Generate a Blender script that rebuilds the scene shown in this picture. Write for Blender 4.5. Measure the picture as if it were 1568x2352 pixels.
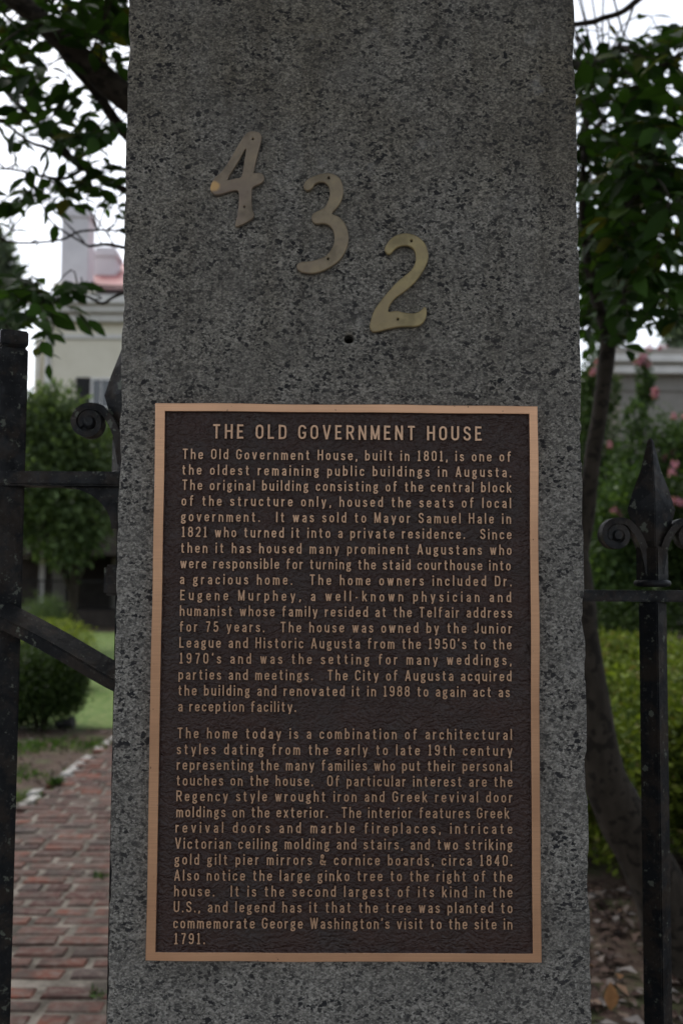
import bpy, bmesh, math, random
import numpy as np
from mathutils import Vector, Matrix, noise

random.seed(7)
rng = np.random.default_rng(11)
for o in list(bpy.data.objects):
    bpy.data.objects.remove(o)
scene = bpy.context.scene
COL = scene.collection

# ------------------------------------------------------------------ camera
EYE, DIST = 1.45, 1.17
PITCH, ROLL, YAW = 0.06460833, 0.00652721, 0.00836162
LENS = 35.0
FPX, CX, CY = LENS / 36 * 2352, 784.0, 1176.0
fwd = Vector((math.sin(YAW) * math.cos(PITCH), math.cos(YAW) * math.cos(PITCH), math.sin(PITCH)))
rt0 = Vector((math.cos(YAW), -math.sin(YAW), 0))
up0 = rt0.cross(fwd)
RT = rt0 * math.cos(ROLL) + up0 * math.sin(ROLL)
UP = up0 * math.cos(ROLL) - rt0 * math.sin(ROLL)
CAM = Vector((0, -DIST, EYE))
cd = bpy.data.cameras.new('camera')
cam = bpy.data.objects.new('camera', cd)
COL.objects.link(cam)
m3 = Matrix((RT, UP, -fwd)).transposed()
cam.matrix_world = Matrix.Translation(CAM) @ m3.to_4x4()
cd.sensor_fit = 'VERTICAL'
cd.sensor_height = 36
cd.sensor_width = 24
cd.lens = LENS
cd.clip_start = 0.02
cd.clip_end = 2000
cd.dof.use_dof = True
cd.dof.focus_distance = DIST * math.cos(PITCH)
cd.dof.aperture_fstop = 5.6
scene.camera = cam

# ------------------------------------------------------------------ sky and sun (overcast)
SUN_EL, SUN_AZ = math.radians(60), math.radians(-35)   # high, beyond the garden and to the left
w = bpy.data.worlds.new('World')
scene.world = w
w.use_nodes = True
nt = w.node_tree
nt.nodes.clear()
sky = nt.nodes.new('ShaderNodeTexSky')
sky.sky_type = 'NISHITA'
sky.sun_disc = False
sky.sun_elevation = SUN_EL
sky.sun_rotation = SUN_AZ
sky.air_density = 1.0
sky.dust_density = 3.0
sky.ozone_density = 1.0
hs = nt.nodes.new('ShaderNodeHueSaturation')          # an overcast sky has little of the blue left
hs.inputs['Saturation'].default_value = 0.38
bg = nt.nodes.new('ShaderNodeBackground')
bg.inputs['Strength'].default_value = 0.15
wo = nt.nodes.new('ShaderNodeOutputWorld')
nt.links.new(sky.outputs[0], hs.inputs['Color'])
nt.links.new(hs.outputs[0], bg.inputs['Color'])
nt.links.new(bg.outputs[0], wo.inputs['Surface'])
sl = bpy.data.lights.new('sun', 'SUN')
sl.energy = 0.6
sl.angle = math.radians(25)
sl.color = (1.0, 0.97, 0.92)
so = bpy.data.objects.new('sun', sl)
COL.objects.link(so)
sdir = Vector((math.sin(SUN_AZ) * math.cos(SUN_EL), math.cos(SUN_AZ) * math.cos(SUN_EL), math.sin(SUN_EL)))
so.rotation_euler = sdir.to_track_quat('Z', 'Y').to_euler()
so.location = sdir * 40
scene.view_settings.view_transform = 'Standard'
scene.view_settings.look = 'None'
scene.view_settings.exposure = 0.95
scene.view_settings.gamma = 1.0
scene.render.engine = 'CYCLES'
scene.cycles.max_bounces = 6
scene.cycles.use_denoising = True


def un(px, py, Y=0.0):
    """the point of the place, at depth Y, that the traced photo pixel (1568 wide) shows"""
    d = fwd * FPX + RT * (px - CX) - UP * (py - CY)
    return CAM + d * ((Y + DIST) / d.y)


def mpp(Y):
    return (Y + DIST) / FPX


# ------------------------------------------------------------------ helpers
def link(name, me, mat=None, parent=None):
    o = bpy.data.objects.new(name, me)
    COL.objects.link(o)
    if mat is not None:
        me.materials.append(mat)
    if parent is not None:
        o.parent = parent
    return o


def tag(o, label=None, cat=None, group=None, kind=None):
    if label: o['label'] = label
    if cat: o['category'] = cat
    if group: o['group'] = group
    if kind: o['kind'] = kind
    return o


def thing(name, label, cat, loc=(0, 0, 0), group=None):
    o = bpy.data.objects.new(name, None)
    o.empty_display_size = 0.1
    COL.objects.link(o)
    o.location = loc
    return tag(o, label, cat, group)


class MB:
    def __init__(s):
        s.v, s.f = [], []

    def add(s, vs, fs):
        n = len(s.v)
        s.v += [tuple(p) for p in vs]
        s.f += [tuple(i + n for i in f) for f in fs]

    def box(s, lo, hi, M=None):
        x0, y0, z0 = lo
        x1, y1, z1 = hi
        vs = [Vector(p) for p in ((x0, y0, z0), (x1, y0, z0), (x1, y1, z0), (x0, y1, z0), (x0, y0, z1), (x1, y0, z1), (x1, y1, z1), (x0, y1, z1))]
        if M is not None: vs = [M @ p for p in vs]
        s.add(vs, [(0, 3, 2, 1), (4, 5, 6, 7), (0, 1, 5, 4), (1, 2, 6, 5), (2, 3, 7, 6), (3, 0, 4, 7)])

    def tube(s, pts, rads, n=8, cap=True, wob=0.0):
        pts = [Vector(p) for p in pts]
        rings = []
        up = Vector((0.13, 0.98, 0.2)).normalized()
        for i, p in enumerate(pts):
            t = (pts[min(i + 1, len(pts) - 1)] - pts[max(i - 1, 0)]).normalized()
            a = up - t * up.dot(t)
            if a.length < 1e-3: a = t.orthogonal()
            a.normalize()
            b = t.cross(a)
            r = rads[i] if hasattr(rads, '__len__') else rads
            ring = []
            for k in range(n):
                an = 2 * math.pi * k / n
                q = a * math.cos(an) + b * math.sin(an)
                rr = r * (1 + wob * noise.noise((p + q * r) * 9))
                ring.append(p + q * rr)
            rings.append(ring)
        vs = [q for r_ in rings for q in r_]
        fs = []
        for i in range(len(pts) - 1):
            for k in range(n):
                k2 = (k + 1) % n
                fs.append((i * n + k, i * n + k2, (i + 1) * n + k2, (i + 1) * n + k))
        if cap:
            fs.append(tuple(range(n - 1, -1, -1)))
            fs.append(tuple((len(pts) - 1) * n + k for k in range(n)))
        s.add(vs, fs)

    def lathe(s, prof, c, n=24, axis='Z'):
        vs, fs = [], []
        for (r, h) in prof:
            for k in range(n):
                a = 2 * math.pi * k / n
                if axis == 'Z': vs.append((c[0] + r * math.cos(a), c[1] + r * math.sin(a), c[2] + h))
                else: vs.append((c[0] + r * math.cos(a), c[1] + h, c[2] + r * math.sin(a)))
        for i in range(len(prof) - 1):
            for k in range(n):
                k2 = (k + 1) % n
                fs.append((i * n + k, i * n + k2, (i + 1) * n + k2, (i + 1) * n + k))
        fs.append(tuple(range(n - 1, -1, -1)))
        fs.append(tuple((len(prof) - 1) * n + k for k in range(n)))
        s.add(vs, fs)

    def build(s, name, mat=None, parent=None, smooth=False, bevel=0.0, org=None):
        me = bpy.data.meshes.new(name)
        vs = s.v
        if org is not None:
            vs = [(p[0] - org[0], p[1] - org[1], p[2] - org[2]) for p in vs]
        me.from_pydata(vs, [], s.f)
        bm = bmesh.new()
        bm.from_mesh(me)
        if bevel > 0:
            es = [e for e in bm.edges if len(e.link_faces) == 2 and e.calc_face_angle(0) > 0.6]
            bmesh.ops.bevel(bm, geom=es, offset=bevel, segments=2, affect='EDGES', clamp_overlap=True)
        bmesh.ops.recalc_face_normals(bm, faces=bm.faces)
        bm.to_mesh(me)
        bm.free()
        if smooth:
            for p in me.polygons: p.use_smooth = True
        o = link(name, me, mat, parent)
        if org is not None and parent is None: o.location = org
        return o


def catmull(pts, n=6, closed=False):
    P = [Vector(p) for p in pts]
    N = len(P)
    out = []
    rngi = range(N) if closed else range(N - 1)
    for i in rngi:
        p1, p2 = P[i], P[(i + 1) % N]
        p0 = P[(i - 1) % N] if closed or i > 0 else p1 * 2 - p2
        p3 = P[(i + 2) % N] if closed or i + 2 < N else p2 * 2 - p1
        for k in range(n):
            t = k / n
            out.append(0.5 * ((2 * p1) + (p2 - p0) * t + (2 * p0 - 5 * p1 + 4 * p2 - p3) * t * t + (3 * p1 - p0 - 3 * p2 + p3) * t ** 3))
    if not closed: out.append(P[-1].copy())
    return out


# ------------------------------------------------------------------ material helper
class Mat:
    def __init__(s, name, base=(.5, .5, .5), rough=.6, metal=0.0, spec=.5):
        s.m = bpy.data.materials.new(name)
        s.m.use_nodes = True
        s.nt = s.m.node_tree
        s.b = s.nt.nodes['Principled BSDF']
        s.b.inputs['Base Color'].default_value = (*base, 1)
        s.b.inputs['Roughness'].default_value = rough
        s.b.inputs['Metallic'].default_value = metal
        s.b.inputs['Specular IOR Level'].default_value = spec
        s._co = None

    def n(s, t, **kw):
        x = s.nt.nodes.new(t)
        for k, v in kw.items(): setattr(x, k, v)
        return x

    def l(s, a, b): s.nt.links.new(a, b)

    def co(s, scale=(1, 1, 1)):
        tc = s.n('ShaderNodeTexCoord')
        mp = s.n('ShaderNodeMapping')
        mp.inputs['Scale'].default_value = scale
        s.l(tc.outputs['Object'], mp.inputs['Vector'])
        return mp.outputs[0]

    def noise(s, scale, detail=3, rough=.55, vec=None, dist=0.0):
        x = s.n('ShaderNodeTexNoise')
        x.inputs['Scale'].default_value = scale
        x.inputs['Detail'].default_value = detail
        x.inputs['Roughness'].default_value = rough
        x.inputs['Distortion'].default_value = dist
        s.l(vec if vec is not None else s.co(), x.inputs['Vector'])
        return x.outputs['Fac']

    def ramp(s, fac, stops):
        r = s.n('ShaderNodeValToRGB')
        e = r.color_ramp.elements
        while len(e) < len(stops): e.new(0.5)
        for i, (p, c) in enumerate(stops):
            e[i].position = p
            e[i].color = (*c, 1) if hasattr(c, '__len__') else (c, c, c, 1)
        s.l(fac, r.inputs[0])
        return r.outputs[0]

    def mix(s, fac, a, b, mode='MIX'):
        x = s.n('ShaderNodeMix', data_type='RGBA', blend_type=mode)
        for sock, v in ((x.inputs['Factor'], fac), (x.inputs['A'], a), (x.inputs['B'], b)):
            if hasattr(v, 'is_output'): s.l(v, sock)
            elif hasattr(v, '__len__'): sock.default_value = (*v, 1)
            else: sock.default_value = v
        return x.outputs['Result']

    def math(s, op, a, b=0.0):
        x = s.n('ShaderNodeMath', operation=op)
        for i, v in enumerate((a, b)):
            if hasattr(v, 'is_output'): s.l(v, x.inputs[i])
            else: x.inputs[i].default_value = v
        return x.outputs[0]

    def bump(s, h, strength=.4, dist=.002):
        b = s.n('ShaderNodeBump')
        b.inputs['Strength'].default_value = strength
        b.inputs['Distance'].default_value = dist
        s.l(h, b.inputs['Height'])
        s.l(b.outputs[0], s.b.inputs['Normal'])

    def base(s, c): s.l(c, s.b.inputs['Base Color'])


def mat_granite():
    M = Mat('granite', rough=.8, spec=.3)
    v = M.co((1, 1, 1.25))
    warp = M.noise(60, 3, .6, v)
    fine = M.noise(330, 4, .7, v)
    mid = M.noise(150, 4, .65, v, .4)
    big = M.noise(5, 3, .6, v)
    # crystal grains: warped Voronoi cells, each cell one mineral
    def grains(scale, warp_amt, stops):
        wn = M.n('ShaderNodeTexNoise')
        wn.inputs['Scale'].default_value = scale * .9
        wn.inputs['Detail'].default_value = 3
        M.l(v, wn.inputs['Vector'])
        wm = M.n('ShaderNodeVectorMath', operation='MULTIPLY_ADD')
        wm.inputs[1].default_value = (warp_amt,) * 3
        M.l(wn.outputs['Color'], wm.inputs[0])
        M.l(v, wm.inputs[2])
        vo = M.n('ShaderNodeTexVoronoi')
        vo.inputs['Scale'].default_value = scale
        M.l(wm.outputs[0], vo.inputs['Vector'])
        sp = M.n('ShaderNodeSeparateColor')
        M.l(vo.outputs['Color'], sp.inputs[0])
        return M.ramp(sp.outputs[0], stops)
    base = M.ramp(mid, [(.38, (.085, .082, .077)), (.5, (.165, .159, .149)), (.62, (.29, .281, .264))])
    base = M.mix(.62, base, grains(430, .004, [(0, (.022, .022, .023)), (.3, (.085, .082, .078)), (.6, (.20, .193, .18)), (1, (.52, .51, .485))]))
    base = M.mix(.3, base, M.ramp(fine, [(.36, .04), (.5, .15), (.64, .42)]))
    pale = M.ramp(M.noise(70, 5, .7, v), [(.56, 0.0), (.66, 1.0)])
    base = M.mix(M.math('MULTIPLY', pale, .45), base, (.42, .41, .39))
    dens = M.ramp(M.noise(26, 3, .6, v), [(.38, .45), (.55, 1.0)])
    f = M.math('MAXIMUM', grains(225, .006, [(.095, 1.0), (.105, 0.0)]), M.math('MAXIMUM', grains(165, .009, [(.014, 1.0), (.02, 0.0)]), M.math('MULTIPLY', grains(330, .005, [(.17, 1.0), (.18, 0.0)]), .8)))
    base = M.mix(M.math('MULTIPLY', f, dens), base, (.015, .0155, .019))
    # weather stain: brown-olive film, strongest near the top of the shaft
    tc = M.n('ShaderNodeTexCoord')
    sx = M.n('ShaderNodeSeparateXYZ')
    M.l(tc.outputs['Object'], sx.inputs[0])
    zr = M.n('ShaderNodeMapRange')
    zr.inputs['From Min'].default_value = 1.45
    zr.inputs['From Max'].default_value = 2.1
    M.l(sx.outputs['Z'], zr.inputs['Value'])
    st = M.math('MULTIPLY', M.math('ADD', M.math('MULTIPLY', zr.outputs[0], .75), .12), M.ramp(big, [(.3, .35), (.65, 1.0)]))
    base = M.mix(st, base, M.mix(1.0, base, (.56, .51, .41), 'MULTIPLY'))
    base = M.mix(M.ramp(M.noise(11, 4, .6, v), [(.35, .35), (.6, 0.0)]), base, (.07, .066, .062))
    streak = M.ramp(M.noise(1.0, 4, .6, M.co((34, 34, 2.2))), [(.46, 0.0), (.64, .5)])
    base = M.mix(M.math('MULTIPLY', streak, M.math('ADD', M.math('MULTIPLY', zr.outputs[0], .8), .2)), base, M.mix(1.0, base, (.55, .52, .46), 'MULTIPLY'))
    scuff = M.ramp(M.noise(15, 6, .75, v), [(.60, 0.0), (.72, .4)])
    base = M.mix(scuff, base, (.36, .355, .345))
    base = M.mix(1.0, base, (GRANITE_K, GRANITE_K * .975, GRANITE_K * .925), 'MULTIPLY')
    M.base(base)
    M.bump(M.math('ADD', M.math('MULTIPLY', fine, .5), M.math('ADD', mid, M.math('MULTIPLY', warp, .8))), .7, .003)
    return M.m


GRANITE_K = 1.06
SHADE_N = 34000


def mat_iron():
    M = Mat('painted_iron', rough=.42, spec=.28)
    v = M.co()
    rust = M.ramp(M.noise(24, 6, .7, v), [(.46, 0.0), (.58, 1.0)])
    base = M.mix(rust, (.0055, .0065, .0085), (.024, .018, .0145))
    li = M.ramp(M.noise(62, 4, .6, v), [(.625, 0.0), (.66, 1.0)])
    base = M.mix(M.math('MULTIPLY', li, .8), base, (.12, .13, .105))
    dust = M.ramp(M.noise(190, 2, .6, v), [(.62, 0.0), (.68, 1.0)])
    base = M.mix(M.math('MULTIPLY', dust, .4), base, (.075, .08, .07))
    M.base(base)
    M.l(M.ramp(M.noise(35, 4, .6, v), [(.4, .4), (.6, .75)]), M.b.inputs['Roughness'])
    M.bump(M.noise(90, 5, .65, v), .5, .002)
    return M.m


def mat_bronze(name, base, rough, metal, streak):
    M = Mat(name, base, rough, metal)
    v = M.co((6, 60, 900) if streak else (60, 60, 60))
    br = M.noise(1.0 if streak else 3.0, 4, .65, v)
    c = M.mix(M.ramp(br, [(.3, 0.0), (.7, 1.0)]), tuple(x * .9 for x in base), tuple(min(1, x * 1.1) for x in base))
    pit = M.ramp(M.noise(230, 1, .4), [(.755, 0.0), (.775, 1.0)])
    c = M.mix(M.math('MULTIPLY', pit, .75 if streak else .2), c, (.05, .035, .028))
    c = M.mix(M.ramp(M.noise(9, 3, .6), [(.38, .4), (.6, 0.0)]), c, (base[0] * .66, base[1] * .62, base[2] * .6))
    M.base(c)
    M.bump(br, .06, .0006)
    return M.m


def mat_leather():
    M = Mat('leather_grain_bronze', rough=.42, metal=.0, spec=.36)
    tc = M.n('ShaderNodeTexCoord')
    wn = M.n('ShaderNodeTexNoise')
    wn.inputs['Scale'].default_value = 55
    wn.inputs['Detail'].default_value = 3
    M.l(tc.outputs['Object'], wn.inputs['Vector'])
    wm = M.n('ShaderNodeVectorMath', operation='MULTIPLY_ADD')
    wm.inputs[1].default_value = (.02, .02, .02)
    M.l(wn.outputs['Color'], wm.inputs[0])
    M.l(tc.outputs['Object'], wm.inputs[2])
    mp = M.n('ShaderNodeMapping')
    mp.inputs['Scale'].default_value = (.62, 1, 1.15)
    M.l(wm.outputs[0], mp.inputs[0])
    vo = M.n('ShaderNodeTexVoronoi', feature='SMOOTH_F1')
    vo.inputs['Scale'].default_value = 250
    vo.inputs['Smoothness'].default_value = .35
    M.l(mp.outputs[0], vo.inputs['Vector'])
    vo2 = M.n('ShaderNodeTexVoronoi', feature='F1')
    vo2.inputs['Scale'].default_value = 95
    M.l(mp.outputs[0], vo2.inputs['Vector'])
    h = M.math('ADD', M.math('MULTIPLY', vo.outputs['Distance'], -1.0), M.math('MULTIPLY', vo2.outputs['Distance'], -.6))
    col = M.ramp(M.noise(14, 4, .6), [(.36, (.039, .0185, .0145)), (.52, (.035, .0185, .015)), (.66, (.033, .021, .018))])
    M.base(col)
    M.l(M.ramp(M.noise(20, 3, .6), [(.3, .36), (.7, .55)]), M.b.inputs['Roughness'])
    M.bump(h, .9, .0024)
    return M.m


def mat_leaf(name, dark, light, trans=.35, rough=.4, extra=None):
    M = Mat(name, rough=rough, spec=.1)
    g = M.n('ShaderNodeNewGeometry')
    r = g.outputs['Random Per Island']
    stops = [(0.0, dark), (.7, light), (.9, tuple(x * 1.45 for x in light))]
    if extra: stops.append((.97, extra))
    c = M.ramp(r, stops)
    M.base(c)
    tr = M.n('ShaderNodeBsdfTranslucent')
    M.l(M.mix(1.0, c, (1.5, 1.6, .7), 'MULTIPLY'), tr.inputs['Color'])
    mx = M.n('ShaderNodeMixShader')
    mx.inputs[0].default_value = trans
    M.l(M.b.outputs[0], mx.inputs[1])
    M.l(tr.outputs[0], mx.inputs[2])
    M.l(mx.outputs[0], M.nt.nodes['Material Output'].inputs['Surface'])
    return M.m


def mat_bark(name='bark', c0=(.020, .0155, .011), c1=(.046, .037, .028), spots=True):
    M = Mat(name, rough=.9, spec=.2)
    v = M.co((1, 1, .45))
    c = M.ramp(M.noise(22, 5, .65, v), [(.3, c0), (.7, c1)])
    if spots:
        sp = M.ramp(M.noise(26, 2, .5), [(.55, 0.0), (.59, 1.0)])
        c = M.mix(M.math('MULTIPLY', sp, .8), c, tuple(x * .45 for x in c0))
    M.base(c)
    M.bump(M.noise(60, 5, .7, v), .6, .006)
    return M.m


def mat_noise(name, stops, scale=6, detail=5, rough=.9, bump=0.0, bscale=40, bdist=.01, vec=(1, 1, 1)):
    M = Mat(name, rough=rough, spec=.25)
    M.base(M.ramp(M.noise(scale, detail, .65, M.co(vec)), stops))
    if bump: M.bump(M.noise(bscale, 5, .65), bump, bdist)
    return M.m


G = {}
G['granite'] = mat_granite()
G['iron'] = mat_iron()
G['copper'] = mat_bronze('brushed_copper_bronze', (.60, .345, .205), .34, .65, True)
G['letter'] = mat_bronze('letter_bronze', (.58, .365, .235), .38, .55, False)
G['leather'] = mat_leather()
G['bark'] = mat_bark()
G['leaf'] = mat_leaf('glossy_leaf', (.009, .023, .006), (.030, .066, .012), .30, .55, (.07, .07, .012))
G['wall'] = mat_noise('cream_stucco', [(.3, (.66, .62, .50)), (.7, (.75, .71, .59))], 1.5, 4, .9)
G['trim'] = mat_noise('pale_trim', [(.3, (.60, .59, .56)), (.7, (.70, .69, .66))], 2, 3, .7)
G['redroof'] = mat_noise('red_metal_roof', [(.3, (.28, .095, .095)), (.7, (.35, .13, .125))], 3, 4, .55)
G['chimney'] = mat_noise('whitewashed_chimney', [(.3, (.60, .58, .60)), (.7, (.70, .68, .70))], 2, 4, .9)
G['shutter'] = mat_noise('black_shutter', [(.3, .01), (.7, .016)], 8, 2, .5)
G['taupe'] = mat_noise('taupe_stucco', [(.3, (.20, .19, .17)), (.7, (.26, .245, .22))], 1.5, 4, .9)
G['porchshade'] = mat_noise('porch_shade_tone', [(.3, (.03, .024, .02)), (.7, (.06, .05, .042))], 6, 4, .9)  # shade of the porch put into the base colour
gl = Mat('window_glass', (.05, .055, .06), .06, 0, .8)
G['glass'] = gl.m
G['black'] = mat_noise('black_plastic', [(.3, .01), (.7, .02)], 10, 2, .4)

# ------------------------------------------------------------------ ground
def mat_ground():
    M = Mat('bare_earth', rough=.95, spec=.15)
    c = M.ramp(M.noise(7, 6, .7), [(.3, (.035, .022, .016)), (.5, (.07, .048, .036)), (.7, (.115, .085, .064))])
    bits = M.ramp(M.noise(42, 3, .6), [(.62, 0.0), (.68, 1.0)])
    c = M.mix(M.math('MULTIPLY', bits, .7), c, (.2, .165, .13))
    moss = M.ramp(M.noise(3.2, 4, .6), [(.5, 0.0), (.62, 1.0)])
    c = M.mix(M.math('MULTIPLY', moss, .55), c, (.045, .075, .02))
    M.base(c)
    M.bump(M.noise(30, 6, .7), .7, .03)
    return M.m


def sheet(name, x0, x1, y0, y1, z, mat, nx=1, ny=1, amp=0.0):
    vs, fs = [], []
    for j in range(ny + 1):
        for i in range(nx + 1):
            x = x0 + (x1 - x0) * i / nx
            y = y0 + (y1 - y0) * j / ny
            vs.append((x, y, z + (amp * noise.noise((x * 1.7, y * 1.7, 3)) if amp else 0)))
    for j in range(ny):
        for i in range(nx):
            a = j * (nx + 1) + i
            fs.append((a, a + 1, a + nx + 2, a + nx + 1))
    me = bpy.data.meshes.new(name)
    me.from_pydata(vs, [], fs)
    for p in me.polygons: p.use_smooth = True
    return tag(link(name, me, mat), kind='structure')


sheet('ground', -400, 400, -300, 600, 0.0, mat_ground())
sheet('lawn', -9, -1.95, 8.35, 24, 0.012, mat_noise('lawn_green', [(.36, (.045, .085, .014)), (.5, (.075, .13, .022)), (.62, (.15, .16, .06))], 14, 7, .9, .6, 90, .02), 24, 40, .02)
sheet('sidewalk', -12, 12, -6, -0.15, 0.008, mat_noise('concrete', [(.3, (.22, .21, .2)), (.7, (.3, .29, .27))], 4, 5, .9))

# brick path: worn bricks bedded in pale mortar, running straight back
mb = MB()
PX0, PX1 = -1.84, 0.55
bm_b = bmesh.new()
y = 1.2
row = 0
brick_mb = MB()
while y < 9.2:
    dep = 0.098 + random.uniform(-.006, .006)
    x = PX0 + (0.0 if row % 2 else -.1) + random.uniform(-.015, .015)
    if 2.33 < y < 2.43 and row % 1 == 0:
        y += .055
    while x < PX1:
        L = random.choice((.2, .205, .195, .21, .2, .11, .15))
        if x + L > PX0 + .02 and random.random() > .03:
            hz = .0235 + random.uniform(-.004, .004) 
            cxb, cyb = x + L / 2, y + dep / 2
            M = Matrix.Translation((cxb, cyb, 0)) @ Matrix.Rotation(random.gauss(0, .025), 4, 'Z') @ Matrix.Rotation(random.gauss(0, .012), 4, 'X')
            hw, hd = L / 2 - random.uniform(.003, .009), dep / 2 - random.uniform(.003, .009)
            hw = min(hw, (PX1 - cxb) if cxb < PX1 else hw)
            b = .006
            vs = []
            for (sx_, sy_, zz) in ((hw, hd, -.03), (hw, hd, hz - b), (hw - b, hd - b, hz)):
                for (ax, ay) in ((-1, -1), (1, -1), (1, 1), (-1, 1)):
                    vs.append(M @ Vector((ax * (sx_ + random.uniform(-.003, .002)), ay * (sy_ + random.uniform(-.003, .002)), zz)))
            fs = [(8, 9, 10, 11)]
            for a in (0, 4):
                for k in range(4):
                    k2 = (k + 1) % 4
                    fs.append((a + k, a + k2, a + 4 + k2, a + 4 + k))
            brick_mb.add(vs, fs)
        x += L + random.uniform(.008, .02)
    y += dep + random.uniform(.008, .02)
    row += 1
Mb = Mat('worn_brick', rough=.9, spec=.2)
gg = Mb.n('ShaderNodeNewGeometry')
bc = Mb.ramp(gg.outputs['Random Per Island'], [(0, (.044, .022, .018)), (.3, (.075, .032, .025)), (.55, (.092, .046, .035)), (.8, (.135, .045, .028)), (1.0, (.055, .042, .038))])
bc = Mb.mix(Mb.ramp(Mb.noise(30, 5, .65), [(.45, 0.0), (.64, .75)]), bc, (.135, .108, .092))
bc = Mb.mix(Mb.ramp(Mb.noise(7, 5, .65), [(.38, .75), (.54, 0.0)]), bc, (.045, .036, .03))
bc = Mb.mix(Mb.ramp(Mb.noise(4, 5, .65), [(.52, 0.0), (.66, .5)]), bc, (.10, .08, .066))
Mb.base(bc)
Mb.bump(Mb.noise(70, 5, .7), .7, .006)
tag(brick_mb.build('brick_path', Mb.m), kind='structure')
sheet('path_mortar', PX0 - .01, PX1, 1.2, 9.2, 0.016, mat_noise('sandy_mortar', [(.38, (.048, .040, .031)), (.5, (.10, .087, .07)), (.62, (.19, .168, .14))], 6, 6, .95, .6, 60, .01), 20, 60, .008)
sheet('path_beyond', PX0 - .01, PX1, 9.2, 29, 0.014, bpy.data.materials['sandy_mortar'])

# pale broken stone edging along the path
mb = MB()
y = 2.0
while y < 9.4:
    L = random.uniform(.16, .34)
    if random.random() > .2:
        M = Matrix.Translation((PX0 - .075 + random.uniform(-.02, .02), y + L / 2, 0)) @ Matrix.Rotation(random.gauss(0, .06), 4, 'Z')
        mb.box((-.045, -L / 2 + .01, -.05), (.045, L / 2 - .01, .022 + random.uniform(-.014, .016)), M)
    y += L
tag(mb.build('kerb', mat_noise('pale_edging_stone', [(.4, (.09, .085, .07)), (.5, (.26, .25, .23)), (.6, (.36, .35, .33))], 12, 5, .9, .6, 50, .01), bevel=.014), kind='structure')


# ------------------------------------------------------------------ leaves
def leaf_arrays(P, D, N, L, W, fold=.25, droop=.15, rich=True):
    """P base points, D directions, N normals (n,3); returns verts, faces of leaf blades"""
    n = len(P)
    D = D / np.linalg.norm(D, axis=1, keepdims=True)
    S = np.cross(D, N)
    S /= np.linalg.norm(S, axis=1, keepdims=True) + 1e-9
    N = np.cross(S, D)
    if rich:
        rows = [(0.0, .06), (.22, .72), (.48, 1.0), (.75, .66), (1.0, .03)]
    else:
        rows = [(0.0, .05), (.45, 1.0), (1.0, .04)]
    V = []
    for (t, wd) in rows:
        c = P + D * (L * t)[:, None] - N * (L * droop * t * t)[:, None]
        for sgn in (-1, 0, 1):
            V.append(c + S * (sgn * W * wd * .5)[:, None] + N * (abs(sgn) * W * wd * fold * .5)[:, None])
    V = np.stack(V, 1)                     # n, rows*3, 3
    k = V.shape[1]
    f = []
    for r in range(len(rows) - 1):
        for c in range(2):
            a = r * 3 + c
            f.append((a, a + 1, a + 4, a + 3))
    f = np.array(f)
    F = (np.arange(n)[:, None, None] * k + f[None]).reshape(-1, 4)
    return V.reshape(-1, 3), F


def quad_leaves(P, D, N, L, W):
    n = len(P)
    D = D / np.linalg.norm(D, axis=1, keepdims=True)
    S = np.cross(D, N)
    S /= np.linalg.norm(S, axis=1, keepdims=True) + 1e-9
    V = np.stack([P, P + D * (L * .5)[:, None] + S * (W * .5)[:, None], P + D * L[:, None], P + D * (L * .5)[:, None] - S * (W * .5)[:, None]], 1)
    F = np.arange(n * 4).reshape(n, 4)
    return V.reshape(-1, 3), F


def np_mesh(name, V, F, mat, parent=None, smooth=False):
    me = bpy.data.meshes.new(name)
    nv, nf = len(V), len(F)
    me.vertices.add(nv)
    me.vertices.foreach_set('co', np.asarray(V, np.float32).ravel())
    me.loops.add(nf * 4)
    me.loops.foreach_set('vertex_index', np.asarray(F, np.int32).ravel())
    me.polygons.add(nf)
    me.polygons.foreach_set('loop_start', np.arange(0, nf * 4, 4, dtype=np.int32))
    me.polygons.foreach_set('loop_total', np.full(nf, 4, np.int32))
    if smooth: me.polygons.foreach_set('use_smooth', np.ones(nf, bool))
    me.update(calc_edges=True)
    me.validate()
    return link(name, me, mat, parent)


def rdir(n):
    v = rng.normal(size=(n, 3))
    return v / np.linalg.norm(v, axis=1, keepdims=True)


def cloud(blobs, n, L, W, shell=.55, up=.4):
    """leaf quads spread through a set of ellipsoid lumps (cx,cy,cz,rx,ry,rz)"""
    b = np.array(blobs, float)
    vol = (b[:, 3] * b[:, 4] * b[:, 5]) ** .667
    idx = rng.choice(len(b), n, p=vol / vol.sum())
    d = rdir(n)
    r = shell + (1 - shell) * rng.random(n) ** .6
    r *= 1 + .12 * rng.normal(size=n)
    P = b[idx, :3] + d * r[:, None] * b[idx, 3:]
    keep = P[:, 2] > .02
    P, d = P[keep], d[keep]
    m = len(P)
    D = d * .6 + rdir(m) * .8
    N = rdir(m) + np.array([0, 0, up])
    ll = L * rng.uniform(.6, 1.3, m)
    return quad_leaves(P, D, N, ll, ll * W)


def lumps(c, r, n, size, flat=1.0):
    out = [(c[0], c[1], c[2], r[0] * .72, r[1] * .72, r[2] * .72)]
    for _ in range(n):
        d = rdir(1)[0]
        s = size * random.uniform(.6, 1.25)
        out.append((c[0] + d[0] * r[0] * .78, c[1] + d[1] * r[1] * .78, c[2] + d[2] * r[2] * .78, s * r[0], s * r[1], s * r[2] * flat))
    return out


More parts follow.
